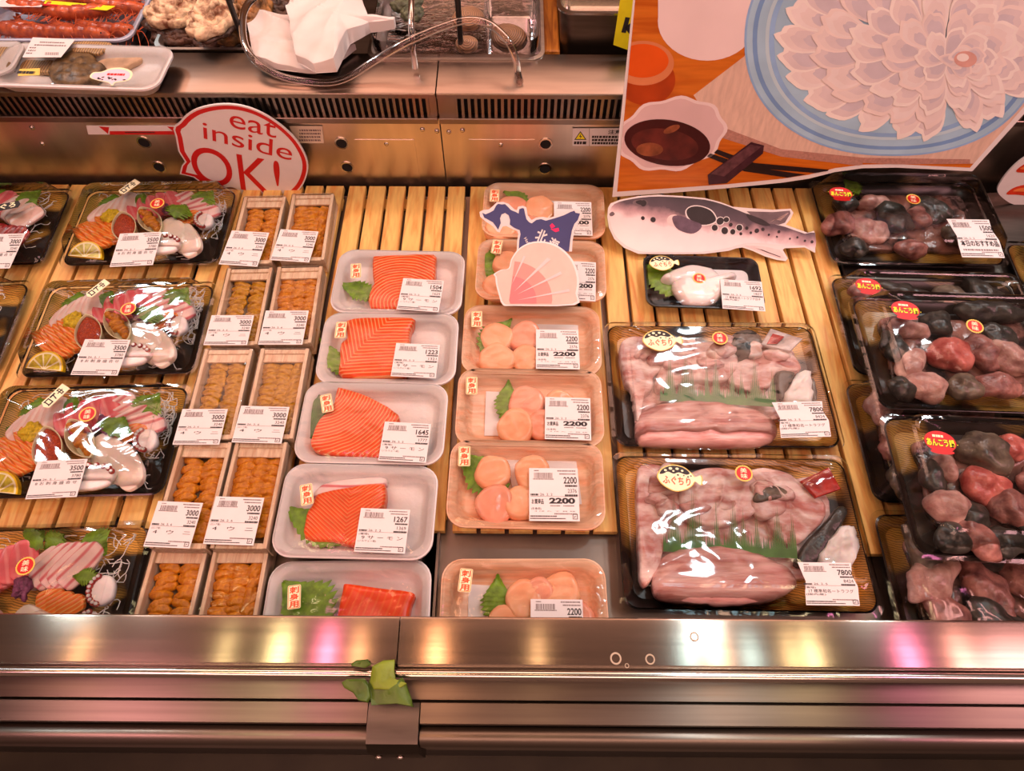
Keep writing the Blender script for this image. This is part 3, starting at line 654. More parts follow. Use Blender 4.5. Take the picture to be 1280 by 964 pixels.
zc = Z(3.708, 540, 530); pc = lambda x, y, *r: zc([(x, y)])[0] + r
scallop(0, [(606, 226), (756, 229), (757, 297), (600, 295)], 'peach tray of scallops against the steel back panel', [ps(400, 240, .023), ps(580, 250, .023), ps(330, 370, .021), ps(520, 370, .022)], (ps(310, 118), ps(520, 215)), .026, zs([(520, 168), (885, 190), (900, 400), (560, 400)]),
        ps(295, 175), R(0), [ps(672, 213), ps(908, 218), ps(680, 425)])
scallop(1, [(601, 298), (755, 300), (754, 374), (595, 372)], 'peach tray of scallops under the pink scallop shell sign', [ps(370, 590, .019), ps(320, 735, .020), ps(480, 600, .02), ps(470, 730, .02)], (ps(245, 490), ps(285, 710)), .028, None, ps(310, 500), R(-5), [ps(715, 588), ps(938, 600), ps(715, 835)], zb=.0)
scallop(2, [(583, 382), (748, 384), (752, 466), (576, 463)], 'peach tray of four scallops right in front of the shell sign', [pa(380, 228, .0215), pa(535, 215, .0205), pa(375, 345, .0215), pa(540, 340, .0185)], (pa(460, 130), pa(275, 310)), .040, za([(560, 160), (838, 160), (850, 400), (600, 400)]), pa(257, 133), R(2), [pa(597, 193), pa(840, 197), pa(602, 418)])
scallop(3, [(576, 464), (749, 466), (755, 552), (569, 550)], 'peach tray of scallops on a white sheet with empty left side', [pa(545, 600, .0215), pa(740, 610, .019), pa(485, 735, .0215), pa(640, 725, .018)], (pa(440, 480), pa(425, 715)), .030, za([(310, 545), (430, 550), (600, 640), (600, 800), (300, 800)]), pa(228, 515), R(2), [pa(650, 580), pa(908, 588), pa(655, 822)])
scallop(4, [(566, 549), (752, 553), (757, 660), (556, 657)], 'peach tray of scallops on a broad leaf before the bare slat ends', [pc(278, 218, .0205), pc(468, 215, .020), pc(290, 360, .0215), pc(420, 362, .020)], (pc(108, 122), pc(345, 330)), .046, zc([(340, 165), (665, 140), (695, 370), (400, 400)]), pc(150, 150), R(2), [pc(450, 205), pc(675, 207), pc(450, 450)])
scallop(5, [(552, 702), (756, 702), (772, 824), (540, 824)], 'peach tray of scallops cut off by the steel rail in front', [pc(425, 812, .0205), pc(500, 780, .016), pc(600, 785, .021), pc(345, 935, .02), pc(660, 900, .02), pc(500, 950, .02)], (pc(305, 695), pc(300, 930)), .034, zc([(170, 742), (330, 752), (420, 940), (165, 930)]), pc(155, 725), R(-5), [pc(457, 812), pc(697, 815), pc(455, 1060)], zb=-.0168)

# ------------------------------------------------------------------ sea urchin boxes
lobe_src = []
def urchin_box(i, q, label, lab, date='26. 2. 6', zb=.0):
    c, an = quad(q, .030+zb)
    t = thing('sea_urchin_box', label, 'sea urchin box', (c.x, c.y, zb), an, group='wooden boxes of sea urchin')
    w, d, h = .066, .137, .030
    mb = MB(); mb.box((0, 0, .002), (w-.002, d-.002, .004)); mb.build('box_floor', 'boxwood', t)
    for s_ in (-1, 1):
        mb = MB(); mb.box((s_*(w/2-.0025), 0, h/2), (.005, d, h), ch=.0006); mb.build('side_panel', 'boxwood', t)
        mb = MB(); mb.box((0, s_*(d/2-.0035), h/2-.001), (w-.0102, .007, h-.002), ch=.0006); mb.build('end_panel', 'boxwood', t)
    mb = MB(); mb.box((0, d/2-.013, h-.006), (w-.0104, .012, .003)); mb.build('end_ledge', 'boxwood', t)
    g = random.Random(i*13+1); m_ = ('urchin', 'urchin_pale')[i in (2, 4, 5)]
    if not lobe_src:
        for k in range(4):
            b_ = MB(); b_.ball((0, 0, 0), (.0268, .0142, .0130), 0, None, 34, 16, .30, 80, k); o = b_.build('sea_urchin_lobe', 'urchin', t, 80); lobe_src.append(o); o.location = (0, -.05+.01*k, .012)
            b_ = MB(); b_.ball((0, 0, 0), (.0262, .0135, .0130), 0, None, 34, 16, .30, 80, k+9); o2 = b_.build('sea_urchin_lobe', 'urchin_pale', t, 80); lobe_src.append(o2); o2.location = (.012, -.05+.01*k, .012)
    src = [o for o in lobe_src if o.data.materials[0] == M[m_]]
    cols = 3 if i % 2 else 2
    for cx in range(cols):
        for ry in range(13 if cols == 2 else 12):
            x = (cx-(cols-1)/2)*(.0262 if cols == 2 else .0172)+g.uniform(-.002, .002); y = .046-.0083*ry+g.uniform(-.0015, .0015)
            if y < -.055: continue
            dup(src[g.randrange(len(src))], t, (x, y, .0165+g.uniform(-.001, .0012)-.00008*ry), (R(g.uniform(8, 22)), R(g.uniform(-8, 8)), R(g.uniform(-22, 22)+(70 if cx == 2 and i % 4 == 1 else 0))))
    mb = MB(); loops = [[(x*s_, y*s_, z_ + .0009*noise.noise(Vector((x*40, y*30, i)))) for x, y, _ in rr(w+.0016, d+.0016, .003, 0, 3)] for s_, z_ in ((1, .012), (1, h-.002), (.99, h+.0012), (.8, h+.0006), (.4, h+.0004))]
    mb.loft(loops, 0, False, True); mb.build('cling_film', 'film', t, 60)
    price_label(t, lab, h+.0034, '3000', '3240', date, '(ロシア産)', '4   ウ   ニ', None) if lab else None
zu, zv = Z(3.444, 240, 220), Z(3.108, 160, 480)
U = lambda *p: zu(p)
V = lambda *p: zv(p)
boxes = [([(302, 244), (361, 243), (340, 331), (283, 331)], 'wooden box of sea urchin in the back row beside the sashimi platter', U((172, 235), (333, 245), (152, 380))),
         ([(364, 240), (425, 238), (403, 328), (345, 330)], 'wooden box of sea urchin in the back row next to bare pine slats', U((382, 230), (545, 240), (370, 362))),
         ([(283, 333), (341, 332), (325, 433), (260, 434)], 'wooden box of sea urchin in the second row, left column', U((85, 600), (268, 600), (65, 728))),
         ([(344, 331), (403, 330), (391, 432), (330, 432)], 'wooden box of sea urchin in the second row, right column by the 1504 salmon', U((318, 580), (503, 580), (310, 725))),
         ([(252, 436), (323, 435), (290, 549), (224, 550)], 'wooden box of sea urchin in the middle row, left column', V((212, 98), (388, 98), (195, 235))),
         ([(325, 435), (392, 434), (363, 549), (299, 550)], 'wooden box of sea urchin in the middle row beside the 1645 salmon', V((440, 85), (628, 90), (435, 225))),
         ([(226, 552), (293, 552), (258, 686), (181, 686)], 'wooden box of sea urchin in the fourth row, left column', V((118, 455), (292, 463), (65, 632))),
         ([(294, 552), (363, 552), (333, 686), (258, 686)], 'wooden box of sea urchin in the fourth row beside the 1267 salmon', V((342, 437), (530, 443), (305, 622))),
         ([(191, 690), (262, 689), (228, 830), (142, 830)], 'unlabelled wooden box of sea urchin by the steel rail, left of two', None),
         ([(265, 689), (338, 688), (310, 830), (234, 830)], 'unlabelled wooden box of sea urchin by the steel rail under glaring film', None)]
for i, (q, l, lab) in enumerate(boxes): urchin_box(i, q, l, lab, zb=-.016 if i > 7 else 0)

# ------------------------------------------------------------------ sashimi platters
def platter(q, label, price, sub, lab, date='26. 2. 1', rx=0, w=.243, d=.160, zb=.0, zrim=.014):
    c, an = quad(q, zrim+zb)
    t = thing('sashimi_platter', label, 'sashimi platter', (c.x, c.y, zb), an, rx, 'lidded sashimi platters')
    lidded_tray(t, w, d, .047, 'sashimi_tray', lid_in=.016)
    if lab: price_label(t, lab, .0485, price, sub, date, None, '8 お 刺 身 盛 合 せ', None)
    return t
def mix(t, seed, w2=.121, d2=.079):
    global rnd
    rnd = random.Random(seed); N = lambda x, y: (x*w2, (y-.07)*d2)
    threads(t, [(-.75*w2, .62*d2, .6*w2, .80*d2, .018), (.58*w2, .2*d2, .86*w2, .80*d2, .018), (.72*w2, -.3*d2, .86*w2, .5*d2, .014)], 110, seed=seed)
    threads(t, [(-.2*w2, -.80*d2, .8*w2, -.68*d2, .010), (-.84*w2, -.78*d2, -.5*w2, -.6*d2, .010)], 26, seed=seed+50)
    def lf(x, y, a, Ln, W, z, m='leaf'):
        p = N(x, y); e = (p[0]+Ln*math.cos(R(a)), p[1]+Ln*math.sin(R(a)))
        A = t.matrix_world @ Vector((*e, z)); B = t.matrix_world @ Vector((*p, z))
        def px(q):
            v = CR.transposed() @ (q - CP); return (640 - v.x/v.z*F_PX, 482 + v.y/v.z*F_PX)
        leaf(t, px(A), px(B), W, z, m, 10)
    lf(-.52, .36, 100, .036, .044, .026); lf(-.24, .40, 78, .034, .040, .026); lf(.16, .40, 95, .034, .042, .025); lf(.58, .38, 62, .040, .046, .029); lf(-.62, .18, 165, .026, .030, .022)
    fan(t, 'white_fish_slice', 'whitefish', 5, N(-.64, .28), N(-.32, .50), 60, .046, .026, .022, tilt=22, da=6)
    fan(t, 'tuna_slice', 'tuna', 5, N(-.22, .34), N(.26, .52), 112, .050, .025, .022, th=.007, tilt=24)
    fan(t, 'snapper_slice', 'snapper', 5, N(.30, .60), N(.70, .18), 44, .052, .024, .022, tilt=24, da=-6)
    fan(t, 'salmon_slice', 'salmon_s', 6, N(-.72, -.30), N(-.40, -.02), -46, .066, .027, .017, tilt=-22)
    lemon(t, *N(-.62, -.86), .024, R(-8), .026, R(16))
    blob(t, 'chrysanthemum', 'flower', *N(-.48, .14), .032, (.026, .024, .012), 0, seed, .5, 130)
    cup(t, 'salmon_roe', 'roe', *N(-.23, -.20), .023, R(-68), .070, .036)
    cup(t, 'sea_urchin', 'urchin', *N(.06, -.02), .022, R(-52), .070, .032)
    lf(.38, -.02, 66, .030, .050, .038)
    fan(t, 'salmon_cube', 'salmon_s', 2, N(.50, .06), N(.62, .12), 15, .028, .022, .027)
    fan(t, 'squid_slice', 'squid', 3, N(.36, -.28), N(.60, -.50), -52, .066, .038, .022, th=.008, tilt=12)
    blob(t, 'shiso_blossom', 'shell_flower', *N(.26, .22), .036, (.014, .022, .010), .4, seed+3, .6, 160)
    octopus(t, *N(.30, -.70), .033, R(4), .064, .034, seed)
    octopus(t, *N(.76, -.10), .031, R(110), .032, .028, seed+1)
P_ = Z(3.444, 0, 200); pq = lambda *p: P_(p)
Q_ = Z(2.678, 0, 440); qq = lambda *p: Q_(p)
tB = platter([(104, 240), (300, 240), (276, 329), (80, 329)], 'mixed sashimi platter priced 3500 in the back row', '3500', '3780', pq((517, 318), (697, 310), (545, 448)))
mix(tB, 3)
name_tag(tB, pq((555, 118))[0], .0490, R(-127), '中トロ', .034, .013); sticker(tB, 'tasty_sticker', pq((677, 187))[0], .0492, R(10), tasty, TASTY_M)
tD = platter([(61, 361), (266, 361), (247, 466), (28, 466)], 'mixed sashimi platter priced 3500 in the middle row under a white glare', '3500', '3780', pq((367, 772), (563, 775), (378, 915)))
mix(tD, 11)
name_tag(tD, pq((420, 556))[0], .0490, R(-127), '中トロ', .034, .013); sticker(tD, 'tasty_sticker', pq((552, 641))[0], .0492, R(8), tasty, TASTY_M)
tE = platter([(10, 490), (235, 490), (205, 617), (-30, 617)], 'mixed sashimi platter priced 3500 nearest the rail, long salmon and lemon at its left', '3500', '3780', qq((127, 366), (294, 358), (140, 482)))
mix(tE, 23)
name_tag(tE, qq((185, 150))[0], .0490, R(-122), '中トロ', .036, .014); sticker(tE, 'tasty_sticker', qq((293, 209))[0], .0492, R(8), tasty, TASTY_M)
# lean tuna platter at the back left, cut by the frame
tA = platter([(-118, 243), (102, 243), (72, 331), (-155, 331)], 'dark red tuna platter priced 3000 at the left edge of the back row', '3000', '3240', [(-16, 293), (32, 292), (-14, 333)], w=.243)
rnd = random.Random(5)
threads(tA, [(.0, .03, .09, .06, .02), (.06, -.04, .10, .05, .016)], 30, seed=5)
fan(tA, 'tuna_slice', 'tuna', 4, (-.02, .034), (.03, .040), 70, .050, .028, .022, tilt=18); fan(tA, 'white_fish_slice', 'whitefish', 4, (.045, .034), (.080, .006), 48, .050, .026, .022, tilt=18)
fan(tA, 'lean_tuna_slice', 'tuna_red', 7, (-.03, -.012), (.072, -.042), 58, .056, .030, .020, tilt=18)
leaf(tA, (52, 238), (20, 262), .045, .026); leaf(tA, (-20, 235), (10, 262), .045, .026)
name_tag(tA, (4, 259), .0490, R(14), 'まぐろ', .05, .014, True)
# pink fish platter with daikon, left edge of the middle row
tC = platter([(-190, 361), (46, 361), (16, 466), (-230, 466)], 'pink fish platter with white radish threads at the left edge of the middle row', '3000', '3240', None)
threads(tC, [(.05, -.06, .095, .055, .022), (.02, -.06, .08, .0, .026)], 70, seed=8)
rnd = random.Random(9); fan(tC, 'snapper_slice', 'snapper', 5, (.0, .035), (.070, .01), 52, .056, .030, .022, tilt=16); fan(tC, 'tuna_slice', 'tuna', 3, (.02, -.035), (.05, -.05), 62, .05, .028, .02)
# front left platter
tF = platter([(-60, 671), (176, 671), (150, 815), (-100, 815)], 'sashimi platter at the left end of the steel rail with squid and tuna', '3500', '3780', None, zb=-.0155)
rnd = random.Random(15)
threads(tF, [(.03, .02, .10, .06, .018), (.075, -.06, .10, .03, .014), (-.09, .04, .05, .06, .018)], 60, seed=15)
leaf(tF, qq((150, 600))[0], qq((90, 650))[0], .036, .028); leaf(tF, qq((355, 680))[0], qq((290, 610))[0], .040, .028); leaf(tF, qq((150, 660))[0], qq((215, 610))[0], .03, .026); leaf(tF, qq((245, 752))[0], qq((330, 755))[0], .02, .030)
fan(tF, 'tuna_slice', 'tuna', 4, (-.052, .020), (-.014, .034), 105, .05, .030, .022, tilt=18)
fan(tF, 'snapper_slice', 'snapper', 5, (.012, .028), (.056, .026), 52, .058, .030, .022, tilt=16)
fan(tF, 'salmon_cube', 'salmon_s', 3, (.03, -.012), (.055, -.02), 10, .032, .024, .022)
fan(tF, 'squid_slice', 'squid', 3, (.024, -.046), (.055, -.06), -30, .07, .040, .020, th=.009, tilt=6)
fan(tF, 'white_fish_slice', 'whitefish', 5, (-.07, -.016), (-.03, -.055), 42, .056, .032, .020, tilt=14)
octopus(tF, .085, -.005, .02, R(100), .035, .03, 4); octopus(tF, .078, -.045, .018, R(80), .035, .03, 5)
blob(tF, 'shiso_blossom', 'shell_flower', -.002, .0, .032, (.018, .026, .012), .4, 3, .6, 160)
sticker(tF, 'tasty_sticker', qq((85, 717))[0], .0488, R(8), tasty, TASTY_M)
M['monk_bed'] = mat('dark_monkfish_mix', S(150, 92, 76), .2, 0, .2, 28, bmp=.004, col2=S(30, 22, 20), detail=6, mid=(.42, .62))
# ------------------------------------------------------------------ puffer hot-pot packs
def piece(t, name, m, pts, z, zh, h, r=.004, puff=.002, amp=.002, seed=0, fr=45):
    fl_ = name.startswith('puffer') or name.startswith('rolled'); mb = MB(); mb.slab(smooth(L(t, pts, z), 6 if fl_ else 3), zh, h, r, puff=puff, amp=amp, seed=seed, fr=fr, rings=9 if fl_ else 4, fold=.0045 if name.startswith('puffer') else (.002 if fl_ else 0)); return mb.build(name, m, t, 80)
def baran(t, z_, zb, base_pts, spikes):
    # plastic grass: a strip standing on its edge, leaning back, its top cut into blades
    P0, P1 = Vector(local(t, *base_pts[0], zb)), Vector(local(t, *base_pts[1], zb)); e = P1-P0; Ln = e.length; an = math.atan2(e.y, e.x)
    X = Matrix.Translation((P0.x, P0.y, zb)) @ Matrix.Rotation(an, 4, 'Z') @ Matrix.Rotation(R(15), 4, 'X')
    mb = MB(); N = 88
    base_h = .010; vs, fs = [], []
    for i in range(N):
        x0, x1 = Ln*i/N, Ln*(i+1)/N; xc = (x0+x1)/2; t_ = i/N
        g = .012 + .006*math.sin(i*2.4) + .004*math.sin(i*5.1)
        for c, w_, h_ in spikes:
            k = 1-abs(t_-c)/w_
            if k > 0: g = max(g, .012 + h_*k)
        g *= 1.12
        b = len(vs); vs += [(x0, 0, 0), (x1, 0, 0), (x1, base_h, .0), (xc, g+base_h*.6, -.0006), (x0, base_h, .0)]
        fs.append((b, b+1, b+2, b+3, b+4))
    mb.add(vs, fs, 0, X); return mb.build('plastic_grass', 'baran', t, 80)
def puffer_pack(q, label, lab, z_, front):
    c, an = quad(q, .014+.0 if not front else .014-.0)
    t = thing('puffer_pack', label, 'puffer fish pack', (c.x, c.y, .0005), an, group='large puffer fish hot-pot packs')
    lidded_tray(t, .296, .196, .047, 'gold_tray', lid_in=.021)
    o_ = [(-.40, -.36), (-.42, .1), (-.40, .38), (-.1, .42), (.2, .38), (.40, .40), (.42, 0), (.36, -.30), (0, -.38)]
    mb = MB(); mb.slab(smooth([(x*.265, y*.165) for x, y in o_], 6), .006, .012, .003, amp=.003, seed=31+front, fr=55, rings=12, fold=.006); mb.build('puffer_meat_bed', 'fugu', t, 80)
    if front:
        s = Z(3.368, 740, 550)
        piece(t, 'puffer_fillet_sheet', 'fugu', s([(200, 112), (310, 105), (390, 180), (400, 300), (340, 340), (310, 440), (270, 560), (215, 600), (195, 350)]), .03, .008, .020, seed=1)
        piece(t, 'puffer_fillet_sheet', 'fugu', s([(370, 170), (480, 115), (600, 120), (710, 160), (700, 290), (600, 350), (480, 360), (385, 310)]), .032, .010, .022, seed=2)
        piece(t, 'puffer_fillet_sheet', 'fugu', s([(670, 125), (780, 120), (890, 180), (965, 240), (985, 320), (905, 410), (840, 440), (760, 380), (700, 200)]), .03, .009, .021, seed=3)
        piece(t, 'puffer_meat_chunk', 'fugu', s([(672, 255), (720, 215), (800, 205), (830, 250), (815, 300), (740, 330), (690, 315)]), .036, .024, .012, seed=4)
        piece(t, 'brown_skin_patch', 'skin_brown', s([(680, 245), (710, 205), (770, 190), (825, 215), (828, 240), (760, 250), (700, 262)]), .039, .034, .005, .002, seed=5)
        baran(t, .03, .029, s([(300, 470), (865, 500)]), [(.08, .05, .046), (.22, .06, .052), (.27, .03, .040), (.40, .025, .044), (.53, .05, .048), (.60, .03, .036), (.70, .025, .034), (.86, .05, .040), (.97, .03, .036)])
        piece(t, 'rolled_puffer_fillet', 'fugu_fillet', s([(262, 570), (300, 490), (380, 448), (500, 435), (640, 448), (780, 500), (865, 555), (870, 610), (770, 670), (600, 690), (400, 680), (285, 655)]), .034, .007, .026, .010, .004, .0025, seed=6)
        piece(t, 'black_skin_strip', 'skin', s([(865, 515), (905, 430), (990, 340), (1050, 270), (1085, 300), (1010, 430), (945, 520)]), .034, .016, .014, seed=7)
        piece(t, 'shaved_skin_heap', 'daikon', s([(955, 500), (1000, 420), (1075, 350), (1115, 380), (1130, 440), (1105, 530), (1010, 540)]), .034, .008, .024, amp=.006, seed=8, fr=120)
        p = [L(t, s([c_]), .040)[0] for c_ in ((880, 170), (1000, 112), (1052, 205), (945, 240))]; mb = MB(); mb.slab(p, .034, .005, .002, amp=.001, fr=140); mb.build('sauce_packet', 'packet_red', t)
        sticker(t, 'puffer_badge', s([(365, 165)])[0], .0480, R(-6), puffer_badge, BADGE_M); sticker(t, 'tasty_sticker', s([(639, 141)])[0], .0480, R(0), tasty, TASTY_M)
    else:
        s = Z(3.879, 740, 380)
        piece(t, 'puffer_fillet_sheet', 'fugu', s([(140, 190), (240, 145), (440, 170), (450, 270), (310, 335), (295, 400), (240, 460), (225, 600), (200, 420), (160, 350)]), .03, .008, .020, seed=11)
        piece(t, 'puffer_fillet_sheet', 'fugu', s([(420, 185), (560, 180), (690, 212), (710, 300), (640, 370), (480, 370), (330, 420), (320, 330)]), .032, .010, .021, seed=12)
        piece(t, 'puffer_fillet_sheet', 'fugu', s([(640, 330), (760, 250), (830, 215), (920, 190), (1015, 275), (995, 330), (900, 330), (860, 400), (740, 420)]), .03, .009, .020, seed=13)
        piece(t, 'dark_skin_chunk', 'skin', s([(650, 195), (700, 132), (780, 120), (825, 160), (825, 225), (760, 250), (690, 225)]), .036, .018, .018, seed=14)
        baran(t, .03, .029, s([(330, 470), (895, 500)]), [(.08, .05, .046), (.22, .06, .052), (.27, .03, .040), (.40, .025, .046), (.48, .04, .052), (.62, .028, .05), (.70, .025, .034), (.82, .05, .050), (.97, .03, .036)])
        piece(t, 'rolled_puffer_fillet', 'fugu_fillet', s([(225, 530), (320, 475), (460, 458), (640, 468), (840, 515), (905, 560), (895, 640), (760, 668), (500, 668), (300, 662), (228, 640)]), .034, .007, .026, .010, .004, .0025, seed=16)
        piece(t, 'black_skin_strip', 'skin', s([(908, 315), (990, 320), (960, 400), (930, 460), (905, 420)]), .034, .016, .014, seed=17)
        piece(t, 'black_skin_strip', 'skin', s([(1060, 370), (1080, 350), (1100, 420), (1095, 470), (1070, 440)]), .030, .014, .012, seed=18)
        piece(t, 'shaved_skin_heap', 'daikon', s([(935, 430), (1000, 330), (1060, 320), (1078, 400), (1060, 475), (960, 475)]), .034, .008, .024, amp=.006, seed=19, fr=120)
        p = [L(t, s([c_]), .040)[0] for c_ in ((818, 195), (868, 115), (1025, 165), (965, 225))]; mb = MB(); mb.slab(p, .034, .005, .002, amp=.001, fr=140); mb.build('sauce_packet', 'packet_clear', t)
        p = [L(t, s([c_]), .043)[0] for c_ in ((850, 190), (878, 140), (935, 155), (900, 190))]; mb = MB(); mb.plate(p, .0405, .0412); mb.build('packet_label', 'packet_red', t)
        sticker(t, 'puffer_badge', s([(338, 180)])[0], .0480, R(0), puffer_badge, BADGE_M); sticker(t, 'tasty_sticker', s([(620, 166)])[0], .0480, R(0), tasty, TASTY_M)
    gq = random.Random(71+front); ox = (-.06, .05)
    for k in range(11):
        x, y = gq.uniform(-.105, .10), gq.uniform(.012, .066); w_, h_ = gq.uniform(.022, .040), gq.uniform(.016, .026)
        o_ = [(w_/2*(1+gq.uniform(-.25, .25))*math.cos(a)+x, h_/2*(1+gq.uniform(-.25, .25))*math.sin(a)+y) for a in (2*PI*i/9 for i in range(9))]
        mb = MB(); mb.slab(smooth(o_, 5), .024+.0006*k, .009, .003, puff=.001, amp=.002, seed=80+k+front*20, fr=70, rings=7, fold=.003); mb.build('puffer_meat_chunk', ('fugu', 'fugu', 'fugu_fillet', 'whitefish')[k % 4], t, 80)
    price_label(t, lab, .0490, '7800', '8424', '26. 2. 5', '(養殖)', '17 標準和名ートラフグ', '(国内産)', wavy=True)
zf = Z(3.879, 740, 380); zg = Z(3.368, 740, 550)
puffer_pack([(757, 405), (1017, 403), (1050, 563), (768, 564)], 'big lidded puffer fish pack with dark skin chunk, behind the other big pack', zf([(872, 478), (1115, 472), (880, 648)]), .047, False)
puffer_pack([(767, 573), (1060, 571), (1094, 765), (778, 765)], 'big lidded puffer fish pack with red sauce packet, right at the rail', zg([(865, 515), (1090, 518), (885, 695)]), .047, True)

# ------------------------------------------------------------------ milt tray
zm = Z(4.0, 740, 230); pm = lambda x, y: zm([(x, y)])[0]
c, an = quad([(797, 314), (954, 318), (964, 391), (800, 389)], .022)
t = thing('milt_pack', 'small black tray of puffer milt priced 1692 below the puffer fish sign', 'milt pack', (c.x, c.y, .0005), an)
mb = MB(); w, d, h, r = .172, .097, .022, .016
mb.loft([rr(w-.03, d-.03, r*.7, 0), rr(w-.006, d-.006, r, h-.004), rr(w, d, r, h-.003), rr(w, d, r, h), rr(w-.006, d-.006, r*.9, h), rr(w-.012, d-.012, r*.8, h-.004), rr(w-.026, d-.026, r*.6, .005)], 0); mb.build('tray', 'lacquer', t, 45)
leaf(t, pm(258, 372), pm(425, 560), .050, .012, 'leaf')
mb = MB(); mb.plate(L(t, zm([(440, 400), (780, 418), (785, 520), (450, 560)]), .008), .0060, .0066); mb.build('absorbent_sheet', 'paper', t)
def lump(pts, zh, h, seed, name='milt_lobe'): piece(t, name, 'shirako', zm(pts), .02, zh, h, .008, .003, .0016, seed)
lump([(350, 462), (420, 425), (500, 405), (600, 425), (650, 470), (560, 490), (440, 495), (370, 492)], .008, .016, 2)
lump([(400, 520), (430, 480), (520, 490), (620, 470), (700, 450), (722, 470), (660, 500), (640, 570), (560, 608), (460, 595)], .010, .018, 3)
lump([(345, 470), (375, 450), (405, 470), (395, 495), (360, 490)], .010, .015, 4)
fit_film(t, w-.004, d-.004, .015, .0235, .006, seed=44)
sticker(t, 'puffer_badge', pm(358, 398), .0305, R(4), lambda m_: puffer_badge(m_, .82), BADGE_M); sticker(t, 'tasty_sticker', pm(536, 472), .0305, 0, lambda m_: tasty(m_, .0095), TASTY_M)
price_label(t, zm([(640, 476), (848, 490), (640, 622)]), .0305, '1692', '1827', '26. 2. 2', None, '17 標準和名ートラフグ白子', '(国内産)')

# ------------------------------------------------------------------ monkfish packs
def monk(q, zb, label, seed, badge=None, tast=None, zr=.014, w=.268, d=.176, custom=None):
    c, an = quad(q, zb+zr)
    t = thing('monkfish_pack', label, 'monkfish pack', (c.x, c.y, zb), an, group='dark lidded monkfish hot-pot packs')
    lidded_tray(t, w, d, .052, 'olive_tray', lid_in=.018)
    o_ = [(-.41, -.38), (-.43, .1), (-.41, .40), (-.1, .42), (.2, .40), (.42, .41), (.43, 0), (.40, -.38), (0, -.40)]
    mb = MB(); mb.slab(smooth([(x*w*.86, y*d*.80) for x, y in o_], 6), .005, .010, .003, amp=.004, seed=seed+40, fr=48, rings=12, fold=.008); mb.build('monkfish_skin_bed', 'monk_bed', t, 80)
    g = random.Random(seed)
    if custom: custom(t)
    else:
        kinds = ['monk', 'monk', 'monk_pale', 'skin', 'skin_brown', 'skin']
        k = 0
        for iy in range(3):
            for ix in range(4):
                m = kinds[(k*5+seed) % 6]; k += 1
                x, y = (-.31+.205*ix)*w + g.uniform(-.008, .008), (-.25+.25*iy)*d + g.uniform(-.008, .008)
                blob(t, 'monkfish_chunk' if 'skin' not in m else 'monkfish_skin_piece', m, x, y, .022, (g.uniform(.055, .08), g.uniform(.035, .05), g.uniform(.026, .034)), g.uniform(0, 3), seed*20+k, .45, 34)
    if badge: sticker(t, 'hotpot_badge', badge, .0530, R(-4), lambda m_: hotpot_badge(m_, 1.1), HOT_M)
    if tast: sticker(t, 'tasty_sticker', tast, .0530, R(-8), tasty, TASTY_M)
    return t
zA, zB, zC = Z(4.267, 980, 190), Z(4.015, 1020, 320), Z(3.108, 1040, 480)
def px_blob(t, name, m, zz, x, y, wx, wy, hz, ang=0, z=.022, seed=0, amp=.4, fr=34):
    sc = (4.267, 4.015, 3.108)[(zA, zB, zC).index(zz)]
    u, v = zz([(x, y)])[0]; p = local(t, u, v, z+hz*.3); k = .98/F_PX/sc if zz is zA else (.86/F_PX/sc if zz is zB else .80/F_PX/sc)
    return blob(t, name, m, p[0], p[1], z, (wx*k, wy*k*1.15, hz), R(ang), seed, amp, fr)
def c1(t):
    px_blob(t, 'monkfish_chunk', 'monk', zA, 300, 360, 190, 130, .03, 20, seed=1); px_blob(t, 'monkfish_chunk', 'monk_pale', zA, 470, 400, 190, 150, .034, -20, seed=2)
    px_blob(t, 'monkfish_chunk', 'monk_pale', zA, 490, 250, 170, 90, .03, 0, seed=3); px_blob(t, 'monkfish_skin_piece', 'skin', zA, 610, 330, 170, 200, .026, 30, seed=4)
    px_blob(t, 'monkfish_chunk', 'monk', zA, 720, 330, 160, 120, .03, 30, seed=5); px_blob(t, 'monkfish_skin_piece', 'skin', zA, 800, 290, 200, 180, .028, 10, seed=6)
    px_blob(t, 'monkfish_chunk', 'monk', zA, 700, 500, 200, 100, .026, 0, seed=7); px_blob(t, 'monkfish_skin_piece', 'skin', zA, 380, 500, 150, 110, .026, 0, seed=8)
    px_blob(t, 'monkfish_skin_piece', 'skin_brown', zA, 960, 420, 200, 150, .022, 0, seed=9); px_blob(t, 'monkfish_skin_piece', 'skin', zA, 340, 250, 140, 100, .024, 0, seed=10)
    leaf(t, zA([(320, 150)])[0], zA([(400, 230)])[0], .03, .03)
